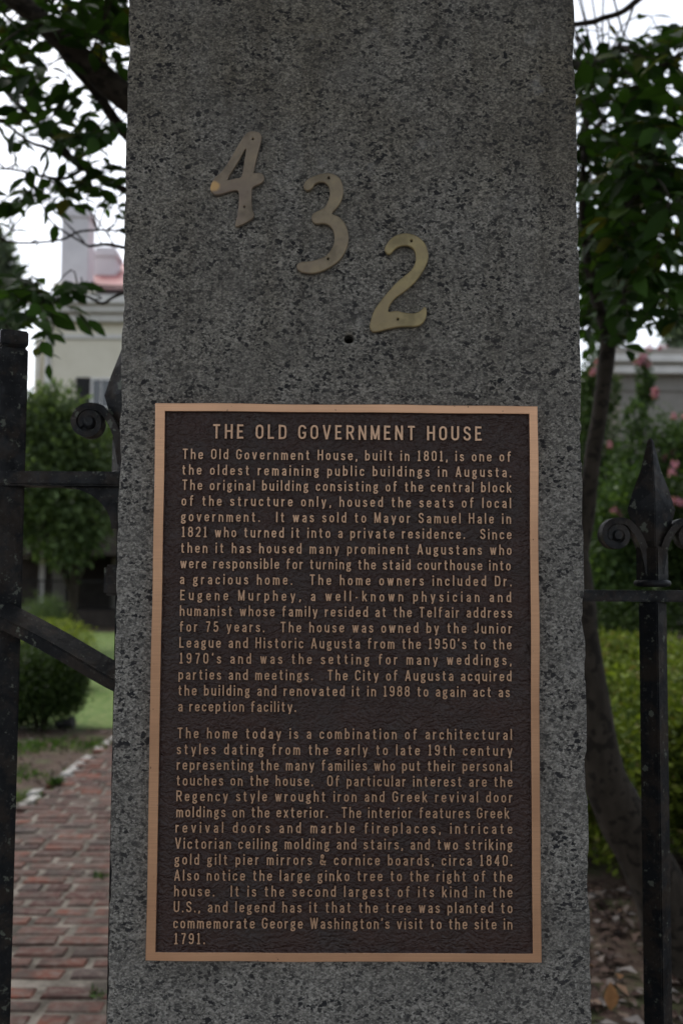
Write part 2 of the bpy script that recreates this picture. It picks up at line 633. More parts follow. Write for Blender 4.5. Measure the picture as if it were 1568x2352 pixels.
# ------------------------------------------------------------------ granite gate pillar
YF = 0.012                                  # front face of the shaft; the plaque stands proud of it
def build_pillar():
    pl = [un(295, 0, YF), un(243, 2352, YF)]
    pr = [un(1320, 0, YF), un(1360, 2352, YF)]

    def edge(p, z):
        t = (z - p[1].z) / (p[0].z - p[1].z)
        return p[1].x + (p[0].x - p[1].x) * t
    zs = list(np.linspace(0, .86, 10)) + list(np.arange(.88, 2.22, .0045)) + list(np.linspace(2.25, 2.75, 8))
    nx = 124
    depth = .5
    prof_t = []
    for t in (1.0, .6, .3, .12, .04, .012): prof_t.append(('L', t))
    for i in range(nx + 1): prof_t.append(('F', i / nx))
    for t in (.012, .04, .12, .3, .6, 1.0): prof_t.append(('R', t))
    k = len(prof_t)
    vs, fs = [], []
    for z in zs:
        xl, xr = edge(pl, z), edge(pr, z)
        for (sd, t) in prof_t:
            if sd == 'L': p = Vector((xl, YF + depth * t, z)); nrm = Vector((-1, 0, 0)); ed = t * depth
            elif sd == 'R': p = Vector((xr, YF + depth * t, z)); nrm = Vector((1, 0, 0)); ed = t * depth
            else:
                p = Vector((xl + (xr - xl) * t, YF, z)); nrm = Vector((0, -1, 0)); ed = min(t, 1 - t) * (xr - xl)
            if ed > .012 and sd == 'F':
                amp = .0007
            else: amp = .0014
            if sd == 'F' and ed > .035 and abs(z - 1.3) < .36:
                amp = .0004
            q = p * 24
            d = noise.noise(q) * amp + noise.noise(p * 95) * amp * .6
            p = p + nrm * d
            if ed < .012:                  # arris: rounded and chipped
                cw = max(0.0, noise.noise(Vector((7 * (1 if sd != 'R' and not (sd == 'F' and t > .5) else -1), 3, z * 16)))) * .006
                cw += max(0.0, noise.noise(Vector((p.x * 9, 5.5, z * 75)))) * .0035 + .0012
                s = (1 - ed / .012)
                inx = 1 if (sd == 'L' or (sd == 'F' and t < .5)) else -1
                p.x += inx * cw * s * .8
                p.y += cw * s * .8
            vs.append(p)
    for j in range(len(zs) - 1):
        for i in range(k):
            i2 = (i + 1) % k
            fs.append((j * k + i, j * k + i2, (j + 1) * k + i2, (j + 1) * k + i))
    fs.append(tuple(range(k - 1, -1, -1)))
    fs.append(tuple((len(zs) - 1) * k + i for i in range(k)))
    me = bpy.data.meshes.new('granite_pillar')
    me.from_pydata(vs, [], fs)
    bm = bmesh.new()
    bm.from_mesh(me)
    # drilled hole under the last numeral
    hc = un(801, 778, YF)
    R = .0062
    dele = [f for f in bm.faces if abs(f.calc_center_median().y - YF) < .004 and (f.calc_center_median().xz - hc.xz).length < .0068]
    bmesh.ops.delete(bm, geom=dele, context='FACES')
    ring = [e for e in bm.edges if e.is_boundary and (((e.verts[0].co + e.verts[1].co) / 2).xz - hc.xz).length < .02]
    for v in {v for e in ring for v in e.verts}:
        d = v.co.xz - hc.xz
        d.normalize()
        v.co.x = hc.x + d.x * R
        v.co.z = hc.z + d.y * R
        v.co.y = YF + .0004
    ex = bmesh.ops.extrude_edge_only(bm, edges=ring)
    nv = [g for g in ex['geom'] if isinstance(g, bmesh.types.BMVert)]
    for v in nv: v.co.y += .06
    ne = [g for g in ex['geom'] if isinstance(g, bmesh.types.BMEdge)]
    bmesh.ops.holes_fill(bm, edges=ne)
    bmesh.ops.recalc_face_normals(bm, faces=bm.faces)
    bm.to_mesh(me)
    bm.free()
    for p in me.polygons: p.use_smooth = True
    me.polygons[0].use_smooth = True
    return tag(link('granite_pillar', me, G['granite']), 'tall grey speckled granite gate pillar carrying the bronze plaque and house numbers', 'pillar')


build_pillar()

# ------------------------------------------------------------------ bronze plaque with raised lettering
# stroke alphabet: capital height 1, every stroke a list of centre-line points
S = .076
XH = .70
L_ = .315
C_ = .385


def arc(cx, cy, rx, ry, a0, a1, n=7):
    return [(cx + rx * math.cos(math.radians(a0 + (a1 - a0) * i / n)), cy + ry * math.sin(math.radians(a0 + (a1 - a0) * i / n))) for i in range(n + 1)]


def oval(x0, x1, y0, y1):
    cx, rx = (x0 + x1) / 2, (x1 - x0) / 2
    ry = min(rx * 1.15, (y1 - y0) / 2)
    return arc(cx, y1 - ry, rx, ry, 90, 180, 5) + arc(cx, y0 + ry, rx, ry, 180, 360, 10) + arc(cx, y1 - ry, rx, ry, 0, 90, 5)


def cr(pts, n=4): return [(p.x, p.y) for p in catmull([Vector((a, b, 0)) for a, b in pts], n)]


def glyphs():
    g = {}
    t, h = S, XH - S
    rl = L_ / 2
    def arch(x0, x1, top=h):
        r = (x1 - x0) / 2
        return [(x0, top - r * 1.5)] + arc(x0 + r, top - r * 1.1, r, r * 1.1, 170, 0, 7) + [(x1, 0)]
    g['a'] = (L_ - .02, [cr([(.02, .50), (.06, .60), (.16, h), (.26, .58), (.295, .47)]) + [(.295, 0)],
                   cr([(.295, .40), (.16, .37), (.04, .29), (.01, .19), (.06, .09), (.15, t - .01), (.25, .12), (.295, .2)])])
    g['b'] = (L_, [[(0, 0), (0, 1)], oval(0, L_, t, h)])
    g['c'] = (L_ - .02, [cr([(.295, .47), (.27, .57), (.16, h), (.03, .56), (0, .42), (0, .28), (.03, .14), (.16, t), (.27, .13), (.295, .23)])])
    g['d'] = (L_, [[(L_, 0), (L_, 1)], oval(0, L_, t, h)])
    g['e'] = (L_, [[(0, .36), (L_, .36)], cr([(L_, .33), (L_, .46), (.28, .57), (.16, h), (.03, .56), (0, .42), (0, .28), (.03, .14), (.16, t), (.28, .13), (L_ - .005, .21)])])
    g['f'] = (.26, [[(.09, 0), (.09, .78)] + cr([(.09, .78), (.12, .9), (.2, .94), (.29, .925)])[1:], [(-.02, XH - .055), (.27, XH - .055)]])
    g['g'] = (L_, [oval(.01, .27, .27, h), cr([(.22, .58), (.28, .635), (.36, .645)]), cr([(.06, .29), (.02, .21), (.06, .13), (.18, .10), (.29, .055), (.31, -.03), (.25, -.12), (.14, -.145), (.03, -.12), (-.01, -.04), (.04, .06), (.1, .1)])])
    g['h'] = (L_, [[(0, 0), (0, 1)], arch(0, L_)])
    g['i'] = (0, [[(0, 0), (0, XH)], [(0, .83), (0, .985)]])
    g['k'] = (L_, [[(0, 0), (0, 1)], [(L_ - .01, XH), (.0, .25)], [(.11, .40), (L_ + .02, 0)]])
    g['l'] = (0, [[(0, 0), (0, 1)]])
    g['m'] = (.5, [[(0, 0), (0, XH)], arch(0, .25), arch(.25, .5)])
    g['n'] = (L_, [[(0, 0), (0, XH)], arch(0, L_)])
    g['o'] = (L_, [oval(0, L_, t, h)])
    g['p'] = (L_, [[(0, -.21), (0, XH)], oval(0, L_, t, h)])
    g['q'] = (L_, [[(L_, -.21), (L_, XH)], oval(0, L_, t, h)])
    g['r'] = (.19, [[(0, 0), (0, XH)], cr([(0, .42), (.05, .55), (.13, .62), (.235, .62)])])
    g['s'] = (.27, [cr([(.265, .5), (.23, .585), (.135, h), (.03, .585), (.01, .50), (.05, .41), (.14, .36), (.24, .30), (.275, .20), (.235, .11), (.135, t), (.03, .115), (0, .21)])])
    g['t'] = (.24, [[(.09, .9), (.09, .17)] + cr([(.09, .17), (.125, .085), (.19, .07), (.26, .08)])[1:], [(-.03, XH - .055), (.25, XH - .055)]])
    g['u'] = (L_, [[(L_, 0), (L_, XH)], [(0, XH), (0, .27)] + arc(rl, t + rl * 1.1, rl, rl * 1.1, 185, 350, 7)])
    g['v'] = (.34, [[(0, XH), (.165, .02)], [(.34, XH), (.175, .02)]])
    g['w'] = (.48, [[(0, XH), (.115, .02)], [(.24, XH - .02), (.125, .02)], [(.24, XH - .02), (.355, .02)], [(.48, XH), (.365, .02)]])
    g['x'] = (.32, [[(0, XH), (.32, 0)], [(.32, XH), (0, 0)]])
    g['y'] = (.34, [[(0, XH), (.17, .04)], [(.34, XH), (.17, .0)] + cr([(.17, .0), (.13, -.12), (.04, -.15)])[1:]])
    T, H = S, 1 - S
    rc = C_ / 2
    g['A'] = (.42, [[(0, 0), (.205, .99)], [(.42, 0), (.215, .99)], [(.07, .29), (.35, .29)]])
    g['C'] = (C_, [cr([(C_, .70), (.36, .83), (.2, H), (.05, .85), (0, .66), (0, .34), (.05, .15), (.2, T), (.36, .17), (C_, .31)])])
    g['D'] = (C_, [[(0, 0), (0, 1)], [(0, T), (.17, T)] + cr([(.17, T), (.33, .13), (C_, .32), (C_, .68), (.33, .87), (.17, H)])[1:] + [(0, H)]])
    g['E'] = (.32, [[(0, 0), (0, 1)], [(0, T), (.36, T)], [(0, H), (.35, H)], [(0, .51), (.30, .51)]])
    g['G'] = (C_, [cr([(C_, .72), (.36, .84), (.2, H), (.05, .85), (0, .66), (0, .34), (.05, .15), (.2, T), (.35, .16), (C_, .32)]) + [(C_, .45)], [(.21, .45), (C_ + S * .9, .45)]])
    g['H'] = (C_, [[(0, 0), (0, 1)], [(C_, 0), (C_, 1)], [(0, .52), (C_, .52)]])
    g['I'] = (0, [[(0, 0), (0, 1)]])
    g['J'] = (.27, [[(.27, 1), (.27, .25)] + cr([(.27, .25), (.23, .11), (.13, T), (.04, .12), (0, .26)])[1:]])
    g['L'] = (.30, [[(0, 0), (0, 1)], [(0, T), (.34, T)]])
    g['M'] = (.47, [[(0, 0), (0, 1)], [(.47, 0), (.47, 1)], [(.01, .97), (.23, .05)], [(.46, .97), (.24, .05)]])
    g['N'] = (C_, [[(0, 0), (0, 1)], [(C_, 0), (C_, 1)], [(.01, .97), (C_ - .01, .03)]])
    g['O'] = (C_, [oval(0, C_, T, H)])
    g['R'] = (C_, [[(0, 0), (0, 1)], [(0, H), (.2, H)] + cr([(.2, H), (.34, .86), (.37, .71), (.33, .54), (.2, .475)])[1:] + [(0, .475)], [(.2, .47), (C_ + .01, 0)]])
    g['S'] = (.36, [cr([(.355, .72), (.32, .85), (.18, H), (.05, .86), (.015, .73), (.07, .59), (.19, .51), (.31, .42), (.365, .27), (.31, .13), (.18, T), (.04, .14), (0, .28)])])
    g['T'] = (.40, [[(.2, 0), (.2, 1)], [(-.03, H), (.43, H)]])
    g['U'] = (C_, [[(0, 1), (0, .28)] + arc(rc, T + .2, rc, .2, 185, 355, 8) + [(C_, .28), (C_, 1)]])
    g['V'] = (.42, [[(0, 1), (.205, .01)], [(.42, 1), (.215, .01)]])
    g['W'] = (.60, [[(0, 1), (.145, .01)], [(.30, .97), (.155, .01)], [(.30, .97), (.445, .01)], [(.60, 1), (.455, .01)]])
    g['0'] = (.34, [oval(0, .34, T, H)])
    g['1'] = (.22, [[(.11, 0), (.11, 1)], [(.11, .94), (-.0, .84)], [(-.03, .055), (.25, .055)]])
    g['2'] = (.33, [cr([(0, .72), (.03, .85), (.16, H), (.29, .86), (.325, .7), (.28, .52), (.15, .31), (.03, .13), (0, T)]) + [(.36, T)]])
    g['4'] = (.36, [[(.27, 0), (.27, 1)], [(.27, .97), (-.01, .27)], [(-.03, .27), (.39, .27)]])
    g['5'] = (.34, [[(.33, H), (.05, H), (.03, .52)] + cr([(.03, .52), (.15, .60), (.28, .55), (.34, .38), (.29, .15), (.16, T), (.04, .13), (0, .25)])[1:]])
    g['7'] = (.33, [[(-.02, H), (.35, H)], [(.33, H - .02), (.2, .5), (.13, 0)]])
    g['8'] = (.34, [oval(.02, .32, .53, H), oval(0, .34, T, .55)])
    g['9'] = (.34, [oval(0, .33, .44, H), cr([(.33, .68), (.335, .4), (.29, .16), (.17, T), (.04, .12), (.01, .22)])])
    g['.'] = (0, [[(0, 0), (0, .155)]])
    g[','] = (.02, [[(.02, .15), (.02, .02), (-.03, -.11)]])
    g["'"] = (.02, [[(.02, 1), (.02, .87), (-.02, .76)]])
    g['-'] = (.2, [[(0, .36), (.2, .36)]])
    g['&'] = (.42, [cr([(.42, .0), (.22, .35), (.07, .68), (.06, .84), (.15, H), (.24, .84), (.22, .70), (.08, .50), (0, .30), (.03, .14), (.15, T), (.28, .12), (.37, .26), (.41, .42)])])
    return g


GL = glyphs()


def stroke_mesh(mb, pts, M, hw, hgt, lift):
    """one raised stroke: flat top, slanted sides, butt ends; M maps (x, y, height) to the plaque"""
    p = [Vector(q) for q in pts]
    q = [p[0]]
    for a in p[1:]:
        if (a - q[-1]).length > 1e-4: q.append(a)
    p = q
    n = len(p)
    closed = n > 3 and (p[0] - p[-1]).length < 1e-3
    if closed: p = p[:-1]; n -= 1
    ring = []
    for i in range(n):
        if closed: a, b = p[i] - p[i - 1], p[(i + 1) % n] - p[i]
        else: a, b = p[i] - p[max(i - 1, 0)], p[min(i + 1, n - 1)] - p[i]
        if a.length < 1e-6: a = b
        if b.length < 1e-6: b = a
        a, b = a.normalized(), b.normalized()
        na, nb = Vector((-a.y, a.x)), Vector((-b.y, b.x))
        m = na + nb
        m = na if m.length < .3 else m.normalized()
        k = 1 / max(.55, m.dot(na))
        ring.append((p[i], m * k, a if i else b))
    vs = []
    for i, (c, nn, tt) in enumerate(ring):
        e = Vector((0, 0))
        if not closed and i == 0: e = -tt * .02
        if not closed and i == n - 1: e = tt * .02
        for (kk, z) in ((1.40, 0.0), (1.0, .93), (.93, 1.0), (-.93, 1.0), (-1.0, .93), (-1.40, 0.0)):
            x = c + nn * hw * kk + (e if z == 0 else Vector((0, 0)))
            vs.append(M(x.x, x.y, z * hgt + (lift if z > .5 else 0)))
    fs = []
    m = n if closed else n - 1
    for i in range(m):
        i2 = (i + 1) % n
        for k in range(5):
            fs.append((i * 6 + k, i * 6 + k + 1, i2 * 6 + k + 1, i2 * 6 + k))
    if not closed:
        fs.append((0, 5, 4, 3, 2, 1))
        b = (n - 1) * 6
        fs.append((b, b + 1, b + 2, b + 3, b + 4, b + 5))
    mb.add(vs, fs)


plq = thing('bronze_plaque', 'rectangular bronze plaque with raised copper lettering fixed to the granite pillar', 'plaque', (0.0155, YF, EYE - .118))
PLO = Vector(plq.location)
PX_0, PZ_0, PW, PH = -0.21069143, EYE + 0.20381328, 0.4524022, 0.64405445
PANEL_Y = 0.0038
# frame: four mitred bars with a sloping inner wall, top edge slightly wavy
def build_frame():
    bl, bt, br, bb = .0112, .0098, .0098, .0098
    xo0, xo1, zo0, zo1 = PX_0, PX_0 + PW, PZ_0 - PH, PZ_0
    xi0, xi1, zi0, zi1 = xo0 + bl, xo1 - br, zo0 + bb, zo1 - bt
    n = 40
    loops = []
    def rect(x0, x1, z0, z1, y, wav):
        pts = []
        for (a, b) in (((x0, z0), (x1, z0)), ((x1, z0), (x1, z1)), ((x1, z1), (x0, z1)), ((x0, z1), (x0, z0))):
            for i in range(n):
                t = i / n
                x, z = a[0] + (b[0] - a[0]) * t, a[1] + (b[1] - a[1]) * t
                dx = wav * noise.noise((x * 11, z * 11, 1.3))
                dz = wav * noise.noise((x * 11, z * 11, 8.1))
                pts.append((x + dx, y, z + dz))
        return pts
    b = .0006
    loops.append(rect(xo0, xo1, zo0, zo1, YF + .002, .0012))
    loops.append(rect(xo0, xo1, zo0, zo1, b, .0012))
    loops.append(rect(xo0 + b, xo1 - b, zo0 + b, zo1 - b, 0, .0012))
    loops.append(rect(xi0 - b, xi1 + b, zi0 - b, zi1 + b, 0, .0006))
    loops.append(rect(xi0, xi1, zi0, zi1, b, .0006))
    k = 4 * n
    vs = [p for l in loops for p in l]
    fs = []
    for i in range(len(loops) - 1):
        for j in range(k):
            j2 = (j + 1) % k
            fs.append((i * k + j, i * k + j2, (i + 1) * k + j2, (i + 1) * k + j))
    m = MB()
    m.add(vs, fs)
    m.build('frame', G['copper'], plq, org=PLO)
    # sunken panel with leather grain: inner slope of the border belongs to the dark casting
    loops = [rect(xi0, xi1, zi0, zi1, b, .0006), rect(xi0 + .0016, xi1 - .0016, zi0 + .0030, zi1 - .0012, PANEL_Y, .0006)]
    vs = [p for l in loops for p in l]
    fs = []
    for j in range(k):
        j2 = (j + 1) % k
        fs.append((j, j2, k + j2, k + j))
    fs.append(tuple(k + j for j in range(k)))
    m = MB()
    m.add(vs, fs)
    m.build('panel', G['leather'], plq, org=PLO)


build_frame()

TEXT = [
    ('THE OLD GOVERNMENT HOUSE', 488, 1007.3, 1106, 1012.6, 33.6),
    ('The Old Government House, built in 1801, is one of', 419, 1054.3, 1173, 1060.8, 24.2),
    ('the oldest remaining public buildings in Augusta.', 418, 1090.5, 1173, 1096.5, 24.2),
    ('The original building consisting of the central block', 418, 1125.4, 1174, 1131.5, 24.2),
    ('of the structure only, housed the seats of local', 417, 1161.5, 1173, 1167.3, 24.2),
    ('government.  It was sold to Mayor Samuel Hale in', 416, 1197.7, 1173, 1203.3, 24.2),
    ('1821 who turned it into a private residence.  Since', 417, 1233.5, 1174, 1239.0, 24.2),
    ('then it has housed many prominent Augustans who', 415, 1269.7, 1174, 1275.0, 24.2),
    ('were responsible for turning the staid courthouse into', 414, 1305.5, 1172, 1310.6, 24.2),
    ('a gracious home.  The home owners included Dr.', 413, 1341.8, 1174, 1346.7, 24.2),
    ('Eugene Murphey, a well-known physician and', 414, 1378.6, 1173, 1383.3, 24.2),
    ('humanist whose family resided at the Telfair address', 413, 1414.7, 1175, 1419.3, 24.2),
    ('for 75 years.  The house was owned by the Junior', 412, 1450.9, 1175, 1455.3, 24.3),
    ("League and Historic Augusta from the 1950's to the", 412, 1487.7, 1174, 1492.0, 24.3),
    ("1970's and was the setting for many weddings,", 412, 1523.8, 1174, 1528.0, 24.3),
    ('parties and meetings.  The City of Augusta acquired', 410, 1561.0, 1174, 1565.0, 24.3),
    ('the building and renovated it in 1988 to again act as', 409, 1597.4, 1170, 1601.3, 24.3),
    ('a reception facility.', 409, 1633.9, 680, 1635.3, 24.3),
    ('The home today is a combination of architectural', 407, 1695.7, 1175, 1699.4, 24.4),
    ('styles dating from the early to late 19th century', 406, 1732.5, 1176, 1736.1, 24.4),
    ('representing the many families who put their personal', 406, 1768.3, 1175, 1771.8, 24.4),
    ('touches on the house.  Of particular interest are the', 405, 1804.2, 1176, 1807.6, 24.4),
    ('Regency style wrought iron and Greek revival door', 405, 1840.0, 1176, 1843.3, 24.4),
    ('moldings on the exterior.  The interior features Greek', 405, 1876.8, 1169, 1880.0, 24.4),
    ('revival doors and marble fireplaces, intricate', 403, 1912.3, 1176, 1915.4, 24.4),
    ('Victorian ceiling molding and stairs, and two striking', 402, 1949.4, 1176, 1952.4, 24.5),
    ('gold gilt pier mirrors & cornice boards, circa 1840.', 401, 1985.9, 1175, 1988.8, 24.5),
    ('Also notice the large ginko tree to the right of the', 400, 2022.4, 1176, 2025.2, 24.5),
    ('house.  It is the second largest of its kind in the', 400, 2058.6, 1176, 2061.3, 24.5),
    ('U.S., and legend has it that the tree was planted to', 399, 2095.0, 1176, 2097.6, 24.5),
    ("commemorate George Washington's visit to the site in", 398, 2132.2, 1176, 2134.7, 24.5),
    ('1791.', 400, 2168.2, 471, 2168.5, 24.5),
]


def lay_line(txt, xa, ya, xb, yb, cap, title):
    ty = PANEL_Y - .002
    A, B = un(xa, ya, ty), un(xb, yb, ty)
    capm = cap * mpp(ty)
    hw = (S * .86 if not title else S * .90) * capm
    wsc = 1.04 if title else 1.0
    total = (B.x - A.x) / capm
    # ink = glyph centre-line width + one stroke width; gaps: letter gap g, word gap 2.2 g + .33
    ink = 0.0
    ng = 0
    nw = 0
    for i, ch in enumerate(txt):
        if ch == ' ': nw += 1
        else:
            ink += GL[ch][0] * wsc + 2 * S
            if i + 1 < len(txt) and txt[i + 1] != ' ': ng += 1
    kw, k0 = 1.9, .26
    g = (total - ink - nw * k0) / (ng + nw * kw)
    mbt = MB()
    ux = Vector((B.x - A.x, 0, B.z - A.z)).normalized()
    uz = Vector((-ux.z, 0, ux.x))
    org = Vector((A.x, PANEL_Y, A.z))
    x = 0.0
    hgt = .0026 if not title else .003
    cnt = 0
    for i, ch in enumerate(txt):
        if ch == ' ':
            x += kw * g + k0
            continue
        wd, strokes = GL[ch]
        jit = random.gauss(0, .006)
        for st in strokes:
            cnt += 1
            lift = (cnt % 9) * .00003

            def M(a, b, h, x=x, jit=jit):
                p = org + ux * ((x + S + a * wsc) * capm) + uz * ((b + jit) * capm)
                return Vector((p.x, PANEL_Y + .0002 - h, p.z))
            stroke_mesh(mbt, [Vector((a, b)) for a, b in st], lambda a, b, h: M(a / 1.0, b, h), hw / capm, hgt, lift)
        x += wd * wsc + 2 * S
        if i + 1 < len(txt) and txt[i + 1] != ' ': x += g
    o = mbt.build('title_lettering' if title else 'text_line', G['letter'], plq, org=PLO)
    o.data.materials.append(G['leather'])            # only the faces of the letters are polished, their flanks keep the dark patina
    for p in o.data.polygons:
        if p.normal.y > -.8: p.material_index = 1
    return o


for i, row_ in enumerate(TEXT):
    lay_line(*row_, title=(i == 0))

# ------------------------------------------------------------------ brass house numerals
def mat_numeral(name, tint, gold_tip=None):
    M = Mat(name, rough=.42, metal=.5)
    c = M.ramp(M.noise(26, 4, .6), [(.38, tuple(x * .68 for x in tint)), (.5, tint), (.62, (tint[0] * 1.2, tint[1] * 1.2, tint[2] * 1.1))])
    c = M.mix(M.ramp(M.noise(15, 2, .5), [(.5, 0.0), (.62, .6)]), c, (tint[0] * .75, tint[1] * .72, tint[2] * .85))
    c = M.mix(M.ramp(M.noise(70, 4, .65), [(.55, 0.0), (.75, .5)]), c, tuple(x * .6 for x in tint))
    if gold_tip is not None:  # golden, smoother spot around a given point
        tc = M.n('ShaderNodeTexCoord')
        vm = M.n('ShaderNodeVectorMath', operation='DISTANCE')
        vm.inputs[1].default_value = gold_tip
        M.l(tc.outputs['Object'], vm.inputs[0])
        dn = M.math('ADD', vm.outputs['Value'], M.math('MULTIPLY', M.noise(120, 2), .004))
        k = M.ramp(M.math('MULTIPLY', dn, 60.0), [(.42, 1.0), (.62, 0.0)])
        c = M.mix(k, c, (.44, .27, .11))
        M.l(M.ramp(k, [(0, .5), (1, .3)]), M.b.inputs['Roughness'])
    M.base(c)
    M.bump(M.noise(220, 4, .6), .2, .0006)
    return M.m


FOUR = [(425, 125), (448, 133), (460, 155), (455, 190), (434, 270), (418, 345), (420, 353), (448, 351), (470, 363), (473, 392), (455, 411), (412, 433), (406, 470), (408, 540), (419, 590), (375, 625), (319, 645), (329, 580), (337, 510), (332, 452), (290, 454), (240, 470), (205, 471), (184, 448), (184, 420), (202, 383), (240, 348), (275, 300), (310, 240), (345, 180), (375, 138), (398, 126)]
FOUR_IN = [(376, 224), (366, 290), (352, 372), (320, 381), (274, 391), (300, 345), (340, 280), (368, 228)]
THREE = [(690, 418), (694, 438), (710, 450), (734, 440), (748, 418), (772, 405), (803, 406), (827, 430), (833, 470), (821, 510), (804, 540), (775, 556), (742, 574), (734, 597), (742, 622), (762, 632), (800, 630), (830, 641), (850, 667), (858, 700), (855, 737), (840, 770), (815, 800), (780, 819), (730, 833), (680, 838), (656, 850), (653, 870), (667, 889), (700, 900), (745, 902), (790, 890), (840, 865), (890, 825), (920, 775), (934, 720), (930, 670), (910, 620), (880, 590), (845, 573), (870, 545), (895, 505), (906, 455), (902, 415), (885, 380), (855, 360), (820, 353), (780, 358), (745, 370), (708, 390)]
TWO = [(1136, 752), (1133, 777), (1146, 796), (1164, 795), (1182, 775), (1207, 757), (1245, 750), (1280, 761), (1298, 790), (1301, 830), (1286, 870), (1255, 902), (1200, 947), (1150, 1002), (1105, 1057), (1075, 1102), (1058, 1150), (1050, 1190), (1062, 1219), (1092, 1220), (1150, 1206), (1220, 1193), (1305, 1191), (1341, 1171), (1358, 1135), (1359, 1095), (1346, 1084), (1327, 1104), (1290, 1118), (1240, 1115), (1195, 1105), (1152, 1109), (1160, 1076), (1190, 1037), (1240, 1001), (1300, 946), (1345, 881), (1368, 825), (1366, 775), (1346, 730), (1305, 696), (1255, 682), (1205, 688), (1165, 712)]


def cpx(a, b): return un((650 + a / 1.4933) * .6272, (400 + b / 1.4933) * .6272, YF - .003)


def numeral(name, label, outline, inner, holes, mat, smooth=True):
    cen = cpx(sum(p[0] for p in outline) / len(outline), sum(p[1] for p in outline) / len(outline))
    cu = bpy.data.curves.new('tmp', 'CURVE')
    cu.dimensions = '2D'
    cu.fill_mode = 'BOTH'
    def spl(pts):
        s = cu.splines.new('POLY')
        s.points.add(len(pts) - 1)
        for i, p in enumerate(pts): s.points[i].co = (p[0], p[1], 0, 1)
        s.use_cyclic_u = True
    def tr(pts): return [((cpx(a, b) - cen).x, (cpx(a, b) - cen).z) for a, b in pts]
    o2 = tr(outline)
    spl([(p.x, p.y) for p in catmull([Vector((a, b, 0)) for a, b in o2], 4, True)])
    if inner: spl([(p.x, p.y) for p in catmull([Vector((a, b, 0)) for a, b in tr(inner)], 2, True)])
    for (hx, hy, r) in holes:
        (cx_, cz_), = tr([(hx, hy)])
        spl([(cx_ + r * math.cos(a), cz_ + r * math.sin(a)) for a in np.linspace(0, 2 * math.pi, 13)[:-1]])
    cu.extrude = .0010
    cu.bevel_depth = .0016
    cu.bevel_resolution = 3
    cu.offset = -.0014
    tmp = bpy.data.objects.new('tmp', cu)
    COL.objects.link(tmp)
    dg = bpy.context.evaluated_depsgraph_get()
    me = bpy.data.meshes.new_from_object(tmp.evaluated_get(dg))
    bpy.data.objects.remove(tmp)
    bpy.data.curves.remove(cu)
    me.name = name
    # curve plane XY -> wall plane XZ
    me.transform(Matrix(((1, 0, 0, 0), (0, 0, -1, 0), (0, 1, 0, 0), (0, 0, 0, 1))))
    me.materials.clear()
    o = link(name, me, mat)
    o.location = (cen.x, YF - .0034, cen.z)
    o['label'] = label
    o['category'] = 'house number'
    o['group'] = 'brass house numbers on the pillar'
    return o


tip_at = cpx(203, 425) - cpx(sum(p[0] for p in FOUR) / len(FOUR), sum(p[1] for p in FOUR) / len(FOUR))
n4 = numeral('house_number', 'brass numeral 4 with a bright golden tip, highest of the stepped house numbers', FOUR, FOUR_IN, [(413, 168, .0013), (367, 538, .0011)], mat_numeral('brown_brass', (.225, .178, .128), (tip_at.x, 0, tip_at.z)))
n3 = numeral('house_number', 'brownish brass numeral 3 between the 4 and the 2 on the pillar', THREE, None, [(827, 380, .0015), (823, 822, .0013)], mat_numeral('dull_brass', (.225, .178, .115)))
n2 = numeral('house_number', 'yellowish brass numeral 2 just above the drilled hole in the pillar', TWO, None, [(1277, 724, .0014), (1203, 1152, .0013)], mat_numeral('yellow_brass', (.27, .215, .108)))

# ------------------------------------------------------------------ ironwork
def diamond_bar(mbx, c, half, z0, z1, ang, top='flat'):
    M = Matrix.Translation((c[0], c[1], 0)) @ Matrix.Rotation(ang, 4, 'Z')
    mbx.box((-half, -half, z0), (half, half, z1), M)


